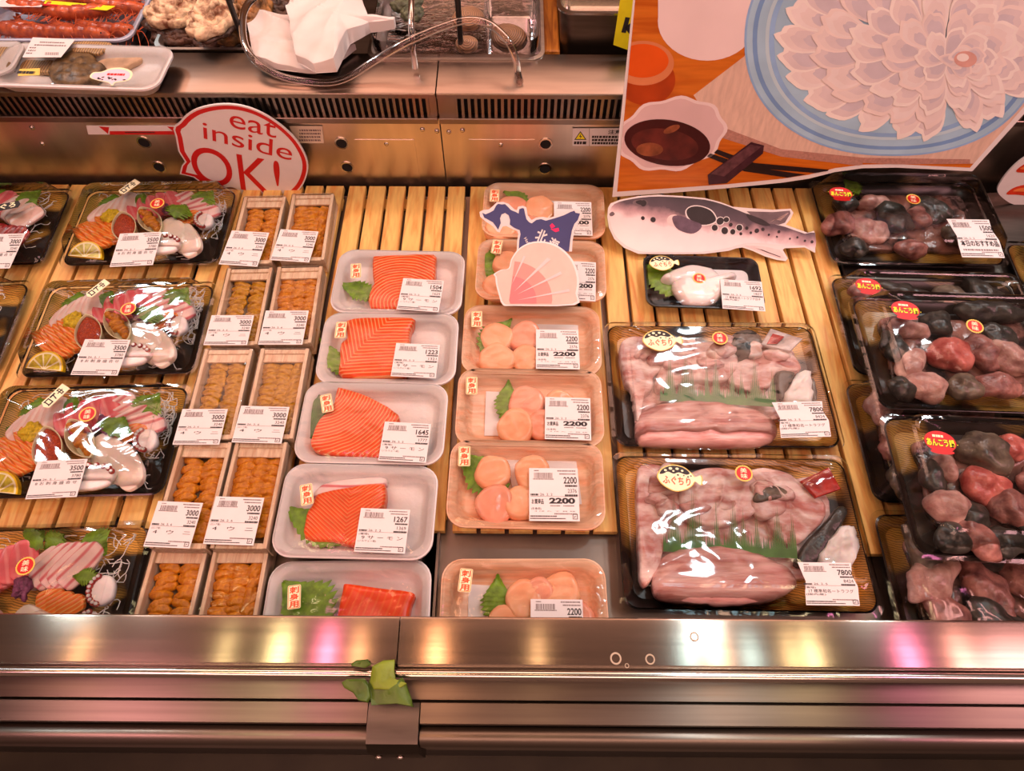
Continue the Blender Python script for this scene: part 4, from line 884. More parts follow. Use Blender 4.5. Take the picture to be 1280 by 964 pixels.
def c3(t):
    px_blob(t, 'monkfish_liver', 'monk_red', zB, 690, 470, 210, 170, .034, 0, seed=1, amp=.3); px_blob(t, 'monkfish_chunk', 'monk_pale', zB, 490, 350, 190, 70, .028, -15, seed=2)
    px_blob(t, 'monkfish_chunk', 'monk_pale', zB, 500, 520, 180, 120, .03, 50, seed=3); px_blob(t, 'monkfish_chunk', 'monk_pale', zB, 580, 640, 190, 130, .03, -20, seed=4)
    px_blob(t, 'monkfish_skin_piece', 'skin', zB, 620, 320, 170, 120, .026, 10, seed=5); px_blob(t, 'monkfish_skin_piece', 'skin', zB, 900, 260, 330, 110, .03, 0, seed=6)
    px_blob(t, 'monkfish_chunk', 'monk', zB, 870, 470, 200, 180, .03, 0, seed=7); px_blob(t, 'monkfish_chunk', 'monk_pale', zB, 990, 500, 160, 200, .032, 40, seed=8)
    px_blob(t, 'monkfish_chunk', 'monk', zB, 930, 630, 220, 120, .026, 0, seed=9); px_blob(t, 'monkfish_skin_piece', 'skin', zB, 400, 430, 130, 160, .024, 0, seed=10)
    px_blob(t, 'monkfish_skin_piece', 'skin', zB, 450, 650, 130, 110, .024, 0, seed=11); px_blob(t, 'monkfish_skin_piece', 'skin_brown', zB, 760, 640, 170, 120, .024, 0, seed=12)
    px_blob(t, 'monkfish_skin_piece', 'skin', zB, 930, 380, 200, 120, .026, 0, seed=13)
def c5(t):
    px_blob(t, 'monkfish_skin_piece', 'skin_brown', zC, 610, 250, 190, 160, .034, -10, seed=1); px_blob(t, 'monkfish_chunk', 'monk_red', zC, 620, 390, 160, 130, .034, -30, seed=2)
    px_blob(t, 'monkfish_chunk', 'monk_red', zC, 720, 240, 120, 110, .032, 0, seed=3); px_blob(t, 'monkfish_chunk', 'monk_pale', zC, 480, 470, 140, 110, .034, -20, seed=4)
    px_blob(t, 'monkfish_chunk', 'monk_pale', zC, 455, 310, 80, 90, .03, 0, seed=5); px_blob(t, 'monkfish_chunk', 'monk', zC, 580, 590, 180, 110, .03, -40, seed=6)
    px_blob(t, 'monkfish_skin_piece', 'skin', zC, 560, 510, 150, 110, .026, 0, seed=7); px_blob(t, 'monkfish_chunk', 'monk', zC, 700, 470, 140, 130, .03, 0, seed=8)
    px_blob(t, 'monkfish_skin_piece', 'skin', zC, 400, 350, 90, 120, .022, 0, seed=9); px_blob(t, 'monkfish_skin_piece', 'skin', zC, 690, 600, 150, 100, .024, 0, seed=10)
    leaf(t, zC([(400, 400)])[0], zC([(440, 300)])[0], .03, .02, 'leaf_dark'); px_blob(t, 'monkfish_skin_piece', 'skin', zC, 480, 590, 130, 100, .024, 0, seed=12)
    px_blob(t, 'monkfish_chunk', 'monk', zC, 850, 400, 200, 160, .03, 0, seed=13); px_blob(t, 'monkfish_skin_piece', 'skin', zC, 860, 560, 200, 140, .03, 0, seed=14)
tm = monk([(1012, 228), (1218, 228), (1254, 332), (1040, 334)], .0, 'lidded monkfish pack priced 1500 with the recommended-today label', 1, zA([(303, 222)])[0], zA([(690, 252)])[0], custom=c1)
price_label(tm, zA([(866, 358), (1092, 362), (890, 556)]), .0540, '1500', '1620', '26. 2. 2', None, '1', None, big='rec', wavy=True)
monk([(1042, 345), (1262, 345), (1300, 478), (1072, 478)], .0, 'monkfish pack at the bottom of a stack, squeezed behind the 1500 pack', 2, zB([(262, 150)])[0])
monk([(1078, 380), (1305, 380), (1342, 512), (1112, 512)], .0535, 'monkfish pack on top of a stack with pink liver and blue glare', 3, zB([(448, 270)])[0], zB([(797, 353)])[0], custom=c3)
monk([(1068, 490), (1300, 490), (1340, 622), (1100, 622)], .0, 'dark monkfish pack lying under the two stacked upper packs', 4)
monk([(1128, 532), (1365, 532), (1405, 696), (1168, 696)], .0535, 'top monkfish pack with pink chunks and brown skin, right above the rail', 5, zC([(420, 225)])[0], custom=c5)
monk([(1115, 664), (1360, 664), (1407, 814), (1146, 814)], .0, 'dark monkfish pack at the rail, under the pink chunk pack', 6)
tr = monk([(1262, 308), (1480, 308), (1530, 425), (1296, 425)], .0, 'monkfish pack cut off by the right edge of the photo', 7)

# ------------------------------------------------------------------ signs
class Plane:
    """a flat board: origin from a pixel at a given depth, leaning back by lean degrees; turns photo pixels into board coordinates"""
    def __init__(s, o, lean, rz=0):
        s.o = Vector(o); s.r = Matrix.Rotation(rz, 3, 'Z') @ Matrix.Rotation(R(90-lean), 3, 'X'); s.n = s.r @ Vector((0, 0, 1))
    def __call__(s, pts):
        out = []
        for u, v in pts:
            d = ray(u, v); p = CP + d*((s.o-CP).dot(s.n)/d.dot(s.n)); q = s.r.transposed() @ (p-s.o); out.append((q.x, q.y))
        return out
    def make(s, name, label, cat, mb, mats):
        o = mb.build(name, mats); o.matrix_world = Matrix.Translation(s.o) @ s.r.to_4x4(); return tag(o, label, cat)
# eat inside OK
zo = Z(2.909, 0, 0); pl = Plane((at(303, 240, .001).x, YR-.021, .001), 0)
bub = [(640, 490), (655, 440), (700, 400), (760, 380), (830, 374), (900, 385), (970, 415), (1040, 465), (1090, 520), (1120, 585), (1115, 640), (1085, 690), (1020, 735), (940, 745), (860, 735), (770, 690), (705, 640), (655, 628), (662, 600), (675, 585), (650, 545)]
mb = MB(); s1 = pl(zo(bub)); s1 = smooth(s1[:16], 4)[:61] + s1[16:]
mb.plate(s1, 0, .003, 0); cx, cy = sum(p[0] for p in s1)/len(s1), sum(p[1] for p in s1)/len(s1)
sc = lambda k, pts: [(cx+(x-cx)*k, cy+(y-cy)*k) for x, y in pts]
mb.poly(sc(.975, s1), .0032, 1); mb.poly(sc(.905, s1), .0034, 0)
def tilt_text(mb, pln, zz, txt, x0, y0, x1, y1, ang, z, m, bold=.0):
    (ax, ay), (bx, by), (cx_, cy_) = pln(zz([(x0, y0), (x1, y0), (x0, y1)]))
    W, H_ = math.hypot(bx-ax, by-ay), math.hypot(cx_-ax, cy_-ay); s_ = MB(); s_.text(txt, 0, 0, W, H_, 0, m, None, bold)
    (px_, py_), = pln(zz([(x0, y1)])); mb.add(s_.v, s_.f, m, Matrix.Translation((px_, py_, z)) @ Matrix.Rotation(R(ang), 4, 'Z'))
tilt_text(mb, pl, zo, 'eat', 838, 402, 1002, 456, -18, .0037, 1)
tilt_text(mb, pl, zo, 'inside', 742, 436, 1058, 498, -19, .0037, 1)
tilt_text(mb, pl, zo, 'OK!', 712, 525, 1030, 655, -14, .0037, 1, .0)
pl.make('speech_bubble_sign', 'red and white speech bubble sign reading eat inside OK', 'sign', mb, ['paper', 'red_ink'])
# red arrow strip behind it
pl2 = Plane((at(160, 160, .12).x, YR-.017, .115), 0)
mb = MB(); mb.plate(pl2(zo([(315, 456), (640, 456), (640, 487), (322, 487)])), 0, .0015, 0); mb.poly(pl2(zo([(400, 474), (638, 474), (638, 487), (400, 487)])), .0018, 1)
for x in (360, 608): mb.poly(pl2(zo([(x, 457), (x+38, 460), (x+34, 484)])), .0018, 1)
bb = pl2(zo([(455, 476), (565, 481)])); bars(mb, bb[0][0], bb[1][0], bb[1][1], bb[0][1], .002, 2, random.Random(2))
pl2.make('price_rail_strip', 'white strip with red triangles fixed to the back panel beside the speech bubble', 'label strip', mb, ['paper', 'red_ink', 'ink'])
# caution label on the riser
pl3 = Plane((at(742, 170, .1).x, YR-.0012, .11), 0); zw = Z(2.909, 400, 0)
def caution(zz, x0, y0, x1, y1, label):
    mb = MB(); mb.plate(pl3(zz([(x0, y0), (x1, y0), (x1, y1), (x0, y1)])), 0, .0004, 0)
    h = y1-y0; tri = [(x0+.45*h, y0+.15*h), (x0+.8*h, y0+.65*h), (x0+.1*h, y0+.65*h)]
    mb.poly(pl3(zz(tri)), .0007, 1); k = lambda q: (x0+.45*h+(q[0]-x0-.45*h)*.75, y0+.44*h+(q[1]-y0-.44*h)*.75); mb.poly(pl3(zz([k(q) for q in tri])), .0009, 2)
    mb.poly(pl3(zz([(x0+.48*h, y0+.28*h), (x0+.38*h, y0+.47*h), (x0+.46*h, y0+.47*h), (x0+.42*h, y0+.60*h), (x0+.54*h, y0+.43*h), (x0+.46*h, y0+.43*h)])), .0011, 1)
    g = random.Random(4)
    for r_ in ([x0+.08*h, x0+.85*h, .74, .9], [x0+1.1*h, x1-4, .42, .54], [x0+1.1*h, x1-4, .6, .72], [x0+1.1*h, x1-4, .78, .9]):
        a, b = pl3(zz([(r_[0], y0+r_[3]*h), (r_[1], y0+r_[2]*h)])); bars(mb, a[0], b[0], a[1], b[1], .0008, 1, g, .4)
    a, b = pl3(zz([(x0+2.0*h, y0+.32*h), (x0+2.8*h, y0+.08*h)])); mb.text('注意', a[0], a[1], b[0], b[1], .0008, 1, None, .02)
    mb.poly(pl3(zz([(x0+.95*h, y0), (x0+.97*h, y0), (x0+.97*h, y1), (x0+.95*h, y1)])), .0008, 1)
    pl3.make('caution_label', label, 'warning label', mb, ['paper', 'ink', 'yellow_ink'])
caution(zw, 918, 466, 1092, 530, 'white caution label with a yellow electric shock triangle on the back panel')
mb = MB(); q = pl3(zo([(1052, 458), (1172, 458), (1178, 520), (1075, 520)])); mb.plate(q, 0, .0004, 0); g = random.Random(1)
for y in (470, 482, 494, 506):
    a, b = pl3(zo([(1090, y+6), (1165, y)])); bars(mb, a[0], b[0], a[1], b[1], .0008, 1, g)
pl3.make('rating_label', 'pale printed label on the back panel behind the speech bubble sign', 'label', mb, [mat('faded_label', S(225, 180, 150), .6, 0, .05), 'grey_ink'])

# Hokkaido scallop sign
hp = Plane((at(690, 380, .040).x, at(690, 380, .040).y+.004, .040), 48)
nav = [(218, 285), (238, 295), (262, 285), (290, 270), (305, 240), (318, 228), (340, 232), (362, 230), (378, 245), (400, 268), (430, 280), (448, 290), (452, 262), (470, 255), (482, 258), (488, 290), (497, 325), (515, 345), (530, 352), (560, 330), (590, 325), (620, 335), (680, 318), (735, 300), (775, 280), (800, 272), (808, 285), (836, 290), (822, 330), (800, 355), (785, 395), (775, 450), (766, 530), (448, 530), (452, 460), (460, 420), (455, 395), (420, 380), (392, 360), (394, 330), (385, 300), (362, 286), (340, 295), (330, 320), (335, 350), (318, 392), (300, 365), (285, 345), (250, 325), (230, 315)]
nv = hp(zs(nav)); mb = MB()
def grow(pts, k):
    n = len(pts); out = []; ar = sum(pts[i][0]*pts[(i+1) % n][1]-pts[(i+1) % n][0]*pts[i][1] for i in range(n)); sg = 1 if ar > 0 else -1
    for i in range(n):
        a, b, c_ = Vector(pts[i-1]), Vector(pts[i]), Vector(pts[(i+1) % n]); t1, t2 = (b-a).normalized(), (c_-b).normalized(); nn = Vector((t1.y+t2.y, -t1.x-t2.x)); nn = nn.normalized()*sg*k if nn.length > 1e-6 else Vector((0, 0)); out.append(tuple(b+nn))
    return out
wh = [(200, 280), (222, 268), (262, 262), (288, 240), (310, 218), (350, 216), (385, 228), (420, 262), (436, 268), (445, 246), (475, 240), (497, 250), (505, 300), (530, 330), (560, 315), (600, 310), (640, 318), (700, 298), (770, 265), (805, 258), (850, 280), (848, 300), (820, 360), (800, 400), (790, 460), (785, 530), (436, 530), (438, 465), (446, 420), (440, 400), (400, 384), (370, 368), (346, 372), (328, 408), (312, 404), (288, 372), (240, 340), (205, 310)]
mb.plate(hp(zs(wh)), 0, .0025, 0); mb.poly(nv, .0028, 1)
tilt_text(mb, hp, zs, '北', 545, 375, 615, 455, -22, .0031, 0, .03); tilt_text(mb, hp, zs, '海', 625, 430, 690, 505, -22, .0031, 0, .03)
tilt_text(mb, hp, zs, 'Hokk', 480, 428, 545, 448, -58, .0031, 0, .01)
for tr_ in ([(645, 365), (660, 350), (680, 372), (655, 385)], [(650, 388), (700, 380), (705, 400), (680, 408)]): mb.poly(hp(zs(tr_)), .0031, 2)
sh = [(300, 690), (290, 672), (338, 645), (385, 635), (400, 580), (440, 520), (500, 480), (570, 465), (650, 475), (720, 510), (780, 570), (815, 640), (830, 720), (820, 800), (800, 868), (420, 872), (348, 866), (322, 800), (305, 735)]
so = smooth(hp(zs(sh)), 3); mb.plate(so, .003, .0055, 3)
def arc(r, a0, a1, n=24): return [(395+r*math.cos(R(a0+(a1-a0)*i/n)), 835-r*math.sin(R(a0+(a1-a0)*i/n))) for i in range(n+1)]
hin = (388, 838); big = [(x, y) for x, y in arc(370, -5, 96)]
sx, sy = sum(p[0] for p in so)/len(so), sum(p[1] for p in so)/len(so); mb.poly([(sx+(x-sx)*.95, sy+(y-sy)*.95) for x, y in so], .0058, 4)
mb.poly(hp(zs([hin, (395, 858), (655, 858)] + [(395+265*math.cos(R(a)), 835-245*math.sin(R(a))) for a in range(0, 85, 6)])), .0060, 5)
mb.poly(hp(zs([hin, (395, 858), (560, 858)] + [(395+165*math.cos(R(a)), 835-150*math.sin(R(a))) for a in range(0, 85, 6)])), .0062, 6)
for a, b, c_ in (((402, 742), (478, 556), (492, 562)), ((420, 782), (628, 568), (650, 580)), ((438, 800), (712, 655), (722, 672)), ((440, 836), (765, 765), (770, 782))): mb.poly(hp(zs([a, b, c_])), .0064, 0)
hp.make('scallop_map_sign', 'navy island map sign with a pink scallop shell standing on the scallop trays', 'sign', mb, ['paper', mat('navy_print', S(52, 50, 92), .4, 0, .08, 30), mat('magenta_print', S(225, 20, 80), .5, 0, .03), mat('shell_white', S(255, 214, 200), .3, 0, .03), mat('shell_pale_pink', S(255, 178, 155), .3, 0, .04), mat('shell_pink', S(246, 135, 118), .3, 0, .04), mat('shell_deep_pink', S(236, 110, 105), .3, 0, .04)])

# puffer fish cut-out sign
fp = Plane((at(880, 330, .004).x, at(880, 330, .004).y+.012, .004), 52)
fo = [(80, 120), (92, 98), (140, 80), (230, 62), (330, 55), (450, 62), (560, 72), (640, 92), (700, 115), (780, 122), (900, 130), (990, 125), (1003, 145), (990, 175), (965, 205), (1020, 225), (1075, 245), (1105, 235), (1112, 250), (1112, 345), (1060, 318), (960, 322), (950, 330), (975, 372), (965, 386), (920, 380), (860, 362), (800, 335), (750, 318), (720, 322), (680, 335), (560, 350), (400, 352), (230, 350), (160, 320), (110, 275), (84, 220), (76, 165)]
fo_ = fp(zm(fo)); mb = MB(); mb.plate(fo_, 0, .003, 0)
body = [(90, 130), (110, 102), (160, 84), (240, 70), (330, 64), (450, 70), (560, 80), (640, 100), (700, 122), (770, 150), (880, 195), (960, 215), (1060, 250), (1110, 245), (1110, 335), (1060, 308), (960, 310), (860, 300), (760, 298), (700, 315), (600, 335), (480, 342), (340, 342), (240, 338), (170, 310), (120, 265), (95, 215), (87, 165)]
bo = smooth(fp(zm(body)), 2); mb.poly(bo, .0032, 1)
mb.poly(fp(zm([(770, 138), (900, 142), (985, 135), (988, 150), (960, 195), (930, 205), (880, 200), (800, 165)])), .0034, 2)
for k in range(7): mb.poly(fp(zm([(880+4*k, 196-3*k), (975-6*k, 145+6*k), (978-6*k, 149+6*k)])), .0036, 5)
mb.poly(fp(zm([(755, 308), (850, 312), (935, 330), (962, 372), (930, 370), (860, 350), (800, 325)])), .0034, 3)
for k in range(5): mb.poly(fp(zm([(800+10*k, 318+2*k), (940-14*k, 364-5*k), (936-14*k, 367-5*k)])), .0036, 2)
mb.poly(smooth(fp(zm([(464, 135), (492, 111), (540, 110), (595, 131), (621, 170), (616, 195), (570, 210), (514, 206), (472, 172)])), 3), .0035, 0)
mb.poly(smooth(fp(zm([(470, 135), (495, 116), (540, 115), (590, 135), (615, 170), (610, 190), (570, 205), (520, 200), (480, 170)])), 3), .0036, 4)
for q in ([(768, 150), (800, 160), (850, 180), (888, 208), (850, 208), (800, 190), (775, 170)], [(400, 165), (440, 160), (500, 185), (545, 205), (530, 235), (490, 250), (430, 230), (405, 200)]): mb.poly(smooth(fp(zm(q)), 3), .0037, 4 if q[0][0] > 700 else 6)
mb.poly(smooth(fp(zm([(372, 180), (385, 160), (415, 155), (440, 175), (430, 205), (400, 210), (378, 200)])), 3), .0036, 3)
mb.poly(smooth(fp(zm([(86, 150), (100, 140), (112, 150), (104, 160), (90, 162)])), 3), .0036, 2)
mb.poly(smooth(fp(zm([(215, 92), (240, 82), (262, 92), (240, 106)])), 3), .0037, 4)
g = random.Random(6)
for x, y, r_ in [(252, 172, 10), (303, 180, 14), (255, 98, 16), (240, 95, 24), (637, 187, 19), (668, 180, 14), (660, 235, 18), (700, 240, 14), (733, 220, 16), (690, 205, 10), (770, 222, 9), (820, 235, 12), (850, 228, 9), (610, 220, 16), (930, 240, 8), (985, 275, 5), (1022, 268, 6), (1060, 285, 6), (790, 245, 7), (740, 250, 8), (880, 255, 6), (920, 265, 5), (1095, 290, 8)]:
    if r_ == 24: mb.poly(ell(*fp(zm([(x, y)]))[0], .012, .005, 20), .0036, 2); continue
    p = fp(zm([(x, y)]))[0]; (mb.poly(ell(p[0], p[1], r_*.00037, r_*.00035, 16), .00365, 0) if r_ > 12 and x > 400 else None); mb.poly(ell(p[0], p[1], r_*.00030, r_*.00028, 16, g.uniform(0, 3)), .0038, 4)
def fish_print():
    m, nt, b = base('puffer_print'); v = coords(nt); s_ = nd(nt, 'ShaderNodeSeparateXYZ'); nt.links.new(v, s_.inputs[0])
    n = nd(nt, 'ShaderNodeTexNoise', Scale=35, Detail=5); nt.links.new(v, n.inputs['Vector'])
    sl = nd(nt, 'ShaderNodeMath', operation='MULTIPLY_ADD'); sl.inputs[1].default_value = .17; nt.links.new(s_.outputs['X'], sl.inputs[0]); nt.links.new(s_.outputs['Y'], sl.inputs[2])
    ad = nd(nt, 'ShaderNodeMath', operation='MULTIPLY_ADD'); ad.inputs[1].default_value = .03; nt.links.new(n.outputs['Fac'], ad.inputs[0]); nt.links.new(sl.outputs[0], ad.inputs[2])
    ys = [p[1] for p in bo]; lo, hi = min(ys), max(ys)
    mr = nd(nt, 'ShaderNodeMapRange'); mr.inputs['From Min'].default_value = lo+.012; mr.inputs['From Max'].default_value = hi+.012; nt.links.new(ad.outputs[0], mr.inputs['Value'])
    r = ramp(nt, [(.0, S(250, 205, 190)), (.42, S(240, 190, 178)), (.56, S(185, 130, 125)), (.70, S(88, 62, 66)), (1, S(58, 42, 46))])
    nt.links.new(mr.outputs[0], r.inputs['Fac']); nt.links.new(r.outputs['Color'], b.inputs['Base Color']); setp(b, Roughness=.3); return m
fp.make('puffer_fish_sign', 'cut-out sign printed with a spotted puffer fish lying over the slats', 'sign', mb, ['paper', fish_print(), mat('print_fin_grey', S(120, 88, 86), .3, 0, .2, 60), mat('print_fin_pink', S(240, 185, 170), .3, 0, .08, 60), mat('print_spot', S(48, 32, 34), .3, 0, .2, 60), mat('print_fin_line', S(190, 140, 125), .3, 0, .1, 60), mat('print_fin_purple', S(110, 75, 85), .3, 0, .25, 80)])

# big poster of sliced puffer
pp = Plane((at(780, 236, .060).x, at(780, 236, .060).y, .060), 14)
zp = Z(2.3704, 740, 0)
out = [(128, -60), (60, 582), (230, 570), (400, 556), (560, 540), (640, 528), (720, 508), (800, 497), (900, 495), (1010, 500), (1125, 506), (1300, 312), (1300, -60)]
po = pp(zp(out)); mb = MB(); mb.plate(po, 0, .0018, 0)
inn = pp(zp([(132, -50), (74, 566), (230, 556), (400, 544), (560, 528), (640, 516), (720, 496), (800, 486), (900, 484), (1010, 490), (1118, 495), (1290, 300), (1290, -50)]))
mb.poly(inn, .0021, 1)
def clip(poly, cl):                                            # keeps the printed shapes inside the sheet (convex clip)
    def side(p, a, b): return (b[0]-a[0])*(p[1]-a[1])-(b[1]-a[1])*(p[0]-a[0])
    outp = poly
    for i in range(len(cl)):
        a, b = cl[i], cl[(i+1) % len(cl)]; inp, outp = outp, []
        for j in range(len(inp)):
            p, q_ = inp[j-1], inp[j]; sp, sq = side(p, a, b), side(q_, a, b)
            if (sp >= 0) != (sq >= 0): t_ = sp/(sp-sq); outp.append((p[0]+(q_[0]-p[0])*t_, p[1]+(q_[1]-p[1])*t_))
            if sq >= 0: outp.append(q_)
        if not outp: return []
    return outp
CLPS = [pp(zp(q)) for q in ([(74, 566), (560, 527), (560, -50), (132, -50)], [(560, 527), (800, 486), (800, -50), (560, -50)], [(800, 486), (900, 485), (1118, 495), (1290, 300), (1290, -50), (800, -50)])]
def pr(pts, z, m):
    q = pp(zp(pts)); a = sum(q[i][0]*q[(i+1) % len(q)][1]-q[(i+1) % len(q)][0]*q[i][1] for i in range(len(q)))
    if a < 0: q.reverse()
    for cl in CLPS:
        c_ = clip(q, cl)
        if len(c_) > 2: mb.poly(c_, z, m)
g = random.Random(12)
pr([(300, 280), (450, 165), (560, -60), (1300, -60), (1300, 320), (1118, 494), (800, 490), (560, 462), (380, 405)], .0023, 2)              # woven mat
pr([(380, 405), (560, 462), (800, 490), (1000, 492), (1118, 494), (1118, 470), (800, 465), (560, 440), (400, 380)], .0024, 3)
pr([(p[0], p[1]) for p in ell(340, 60, 146, 118)] , .0024, 4)                                                                              # white cup
pr([(195, -60), (480, -60), (480, 40), (195, 60)], .0025, 4)
pr(ell(150, 185, 92, 66), .0025, 5); pr(ell(160, 235, 86, 75), .0024, 6); pr(ell(150, 178, 76, 50), .0027, 7)                               # amber glass
bowl = [(235+ (160+6*math.cos(i*.9))*math.cos(a)*(1 if True else 1), 395 - (108+5*math.cos(i*.9))*math.sin(a) - 18*math.cos(a)) for i, a in ((i, 2*PI*i/63) for i in range(63))]
pr(bowl, .0028, 4); pr([(235+(x-235)*.93, 395+(y-395)*.92) for x, y in bowl], .0029, 8)
pr(ell(222, 420, 128, 68, 40, .14), .0030, 9); pr(ell(215, 425, 100, 46, 40, .14), .0031, 10); pr(ell(170, 440, 40, 20, 20), .0032, 11); pr(ell(235, 380, 26, 10, 20, -.4), .0032, 11)
pr([(345, 450), (460, 490), (610, 512), (640, 515), (600, 527), (450, 505), (340, 462)], .0028, 12); pr([(370, 440), (480, 480), (700, 500), (690, 512), (470, 495), (360, 450)], .0030, 12)
pr([(342, 515), (470, 418), (508, 428), (505, 452), (398, 540), (345, 548)], .0031, 13); pr([(350, 512), (468, 425), (500, 432), (390, 520)], .0032, 14)
def plate_o(k, z, m): pr([(890 + 440*k*math.copysign(abs(math.cos(a))**.9, math.cos(a)), 120 + 340*k*math.copysign(abs(math.sin(a))**.9, math.sin(a))) for a in (2*PI*i/80 for i in range(80))], z, m)
for k, z, m in ((1, .0026, 15), (.985, .0027, 16), (.945, .0028, 17), (.915, .0029, 16), (.86, .0030, 18), (.835, .0031, 15), (.80, .0032, 16)): plate_o(k, z, m)
zq = .0034
def petal(x, y, d, L_, W_, pal):
    global zq
    w1, w2_ = g.uniform(.85, 1.15), g.uniform(.85, 1.15)
    sh_ = [(-.60, -.10), (-.30, -.34*w1), (.0, -.50*w1), (.26, -.46*w1), (.40, -.26), (.52, .02*w1), (.40, .16), (.36, .40*w2_), (.12, .52*w2_), (-.22, .40*w2_), (-.58, .14)]
    def pet(k, dx): return smooth([(x + ((p*k+dx)*L_*math.cos(d)-q*k*W_*math.sin(d)), y + ((p*k+dx)*L_*math.sin(d)+q*k*W_*math.cos(d))) for p, q in sh_], 2)
    pr(pet(1, 0), zq, 19 + pal % 2); pr(pet(.86, -.035), zq+8e-6, 21 + pal % 3); pr(pet(.66, -.10), zq+1.6e-5, (22, 24, 21)[pal % 3]); pr(pet(.42, -.2), zq+2.4e-5, 24)
    zq += 3.5e-5
for ri, (ax, ay, n, L_, W_) in enumerate(((325, 205, 23, 165, 84), (262, 163, 20, 150, 80), (196, 122, 16, 132, 76), (132, 82, 12, 112, 70), (76, 48, 8, 92, 62), (34, 22, 5, 66, 50))):
    for i in range(n):
        a = 2*PI*(i+.5*(ri % 2))/n + g.uniform(-.06, .06)
        x, y = 950+30*ri + ax*math.cos(a), 130+9*ri + ay*math.sin(a); d = math.atan2((y-170)*1.1, x-1040)
        petal(x, y, d, L_*g.uniform(.92, 1.1), W_*g.uniform(.9, 1.12), i*2+ri)
pr(ell(1100, 170, 34, 24, 20), zq+.0001, 25); pr(ell(1092, 165, 18, 12, 16), zq+.0002, 19)
PM = ['paper', wood_mat('print_table_wood', S(222, 105, 25), S(190, 75, 10), .7, False, .25, 1), mat('print_mat', S(226, 168, 140), .3, 0, .1, 220, stretch=(1, .2, 1)), mat('print_mat_edge', S(190, 120, 98), .3, 0, .15, 300), mat('print_white_ware', S(240, 190, 175), .25, 0, .05, 12),
      mat('print_glass_rim', S(226, 120, 70), .25, 0, .1, 20), mat('print_amber', S(190, 60, 10), .25, 0, .2, 20), mat('print_orange_liquid', S(232, 80, 15), .25, 0, .1, 14), mat('print_bowl_inner', S(225, 168, 155), .25, 0, .08, 14), mat('print_sauce', S(70, 12, 8), .25, 0, .2, 14),
      mat('print_sauce_light', S(105, 32, 22), .25, 0, .3, 40), mat('print_sauce_glint', S(160, 75, 40), .25, 0, .3, 60), mat('print_chopstick', S(40, 20, 18), .25, 0, .1), mat('print_rest_side', S(70, 30, 35), .25, 0, .2, 90), mat('print_rest_top', S(105, 55, 55), .25, 0, .25, 120),
      mat('print_plate_edge', S(150, 165, 188), .25, 0, .1, 20), mat('print_plate_rim', S(176, 186, 200), .25, 0, .12, 14), mat('print_plate_blue', S(128, 146, 176), .25, 0, .12, 14), mat('print_plate_ring', S(196, 196, 204), .25, 0, .08, 14),
      mat('print_petal_edge', S(246, 205, 186), .25, 0, .04, 30), mat('print_petal_edge_pink', S(242, 196, 178), .25, 0, .05, 30), mat('print_petal', S(236, 192, 176), .25, 0, .04, 40), mat('print_petal_grey', S(226, 184, 172), .25, 0, .05, 40), mat('print_petal_pale', S(240, 198, 182), .25, 0, .04, 40), mat('print_petal_blue', S(212, 176, 170), .25, 0, .06, 40), mat('print_petal_rose', S(225, 150, 130), .25, 0, .1, 60)]
pp.make('dish_poster', 'large leaning poster photo of a blue platter of thin white fish slices', 'poster', mb, PM)

# crab-leg sign at the right edge and yellow card
cp = Plane((at(1270, 270, .03).x, at(1270, 250, .03).y+.03, .03), 8); zr = Z(3.71, 1180, 120)
mb = MB(); mb.plate(smooth(cp(zr([(245, 440), (262, 390), (310, 330), (371, 280), (460, 240), (560, 300), (560, 480), (470, 530), (371, 510), (300, 490)])), 4), 0, .003, 0)
for q in ([(285, 450), (310, 425), (350, 410), (420, 400), (500, 420), (470, 450), (400, 458), (330, 452)], [(330, 345), (350, 322), (400, 300), (460, 320), (420, 345), (370, 350)]):
    mb.poly(smooth(cp(zr(q)), 3), .0034, 1); mx_, my_ = sum(x for x, y in q)/len(q), sum(y for x, y in q)/len(q); mb.poly(smooth(cp(zr([(mx_+(x-mx_)*.7, my_-4+(y-my_)*.4) for x, y in q])), 3), .0037, 2)
cp.make('crab_leg_sign', 'white rounded sign with red crab legs at the right edge', 'sign', mb, ['paper', mat('print_crab_red', S(222, 55, 25), .3, 0, .15, 60), mat('print_crab_orange', S(245, 120, 60), .3, 0, .1, 60)])
yp = Plane((at(780, 60, .19).x, .935, .19), 5); zy = Z(9.143, 660, 0)
mb = MB(); mb.plate(yp(zy([(1075, -160), (975, 505), (1130, 560), (1400, 640), (1500, -160)])), 0, .002, 0)
tilt_text(mb, yp, zy, 'k', 1065, 185, 1230, 360, -8, .0024, 1, .06)
yp.make('yellow_card', 'yellow card with a black letter tucked behind the poster', 'card', mb, ['yellow_ink', 'ink'])
# ------------------------------------------------------------------ goods behind the ledge
ZD = .1205
def plain_tray(name, label, cat, q, zb, h, w, d, m, group=None, pname='tray', **kw):
    c, an = quad(q, zb+h); t = thing(name, label, cat, (c.x, c.y, zb), an, group=group)
    foam_tray(t, w, d, h, m, pname); return t
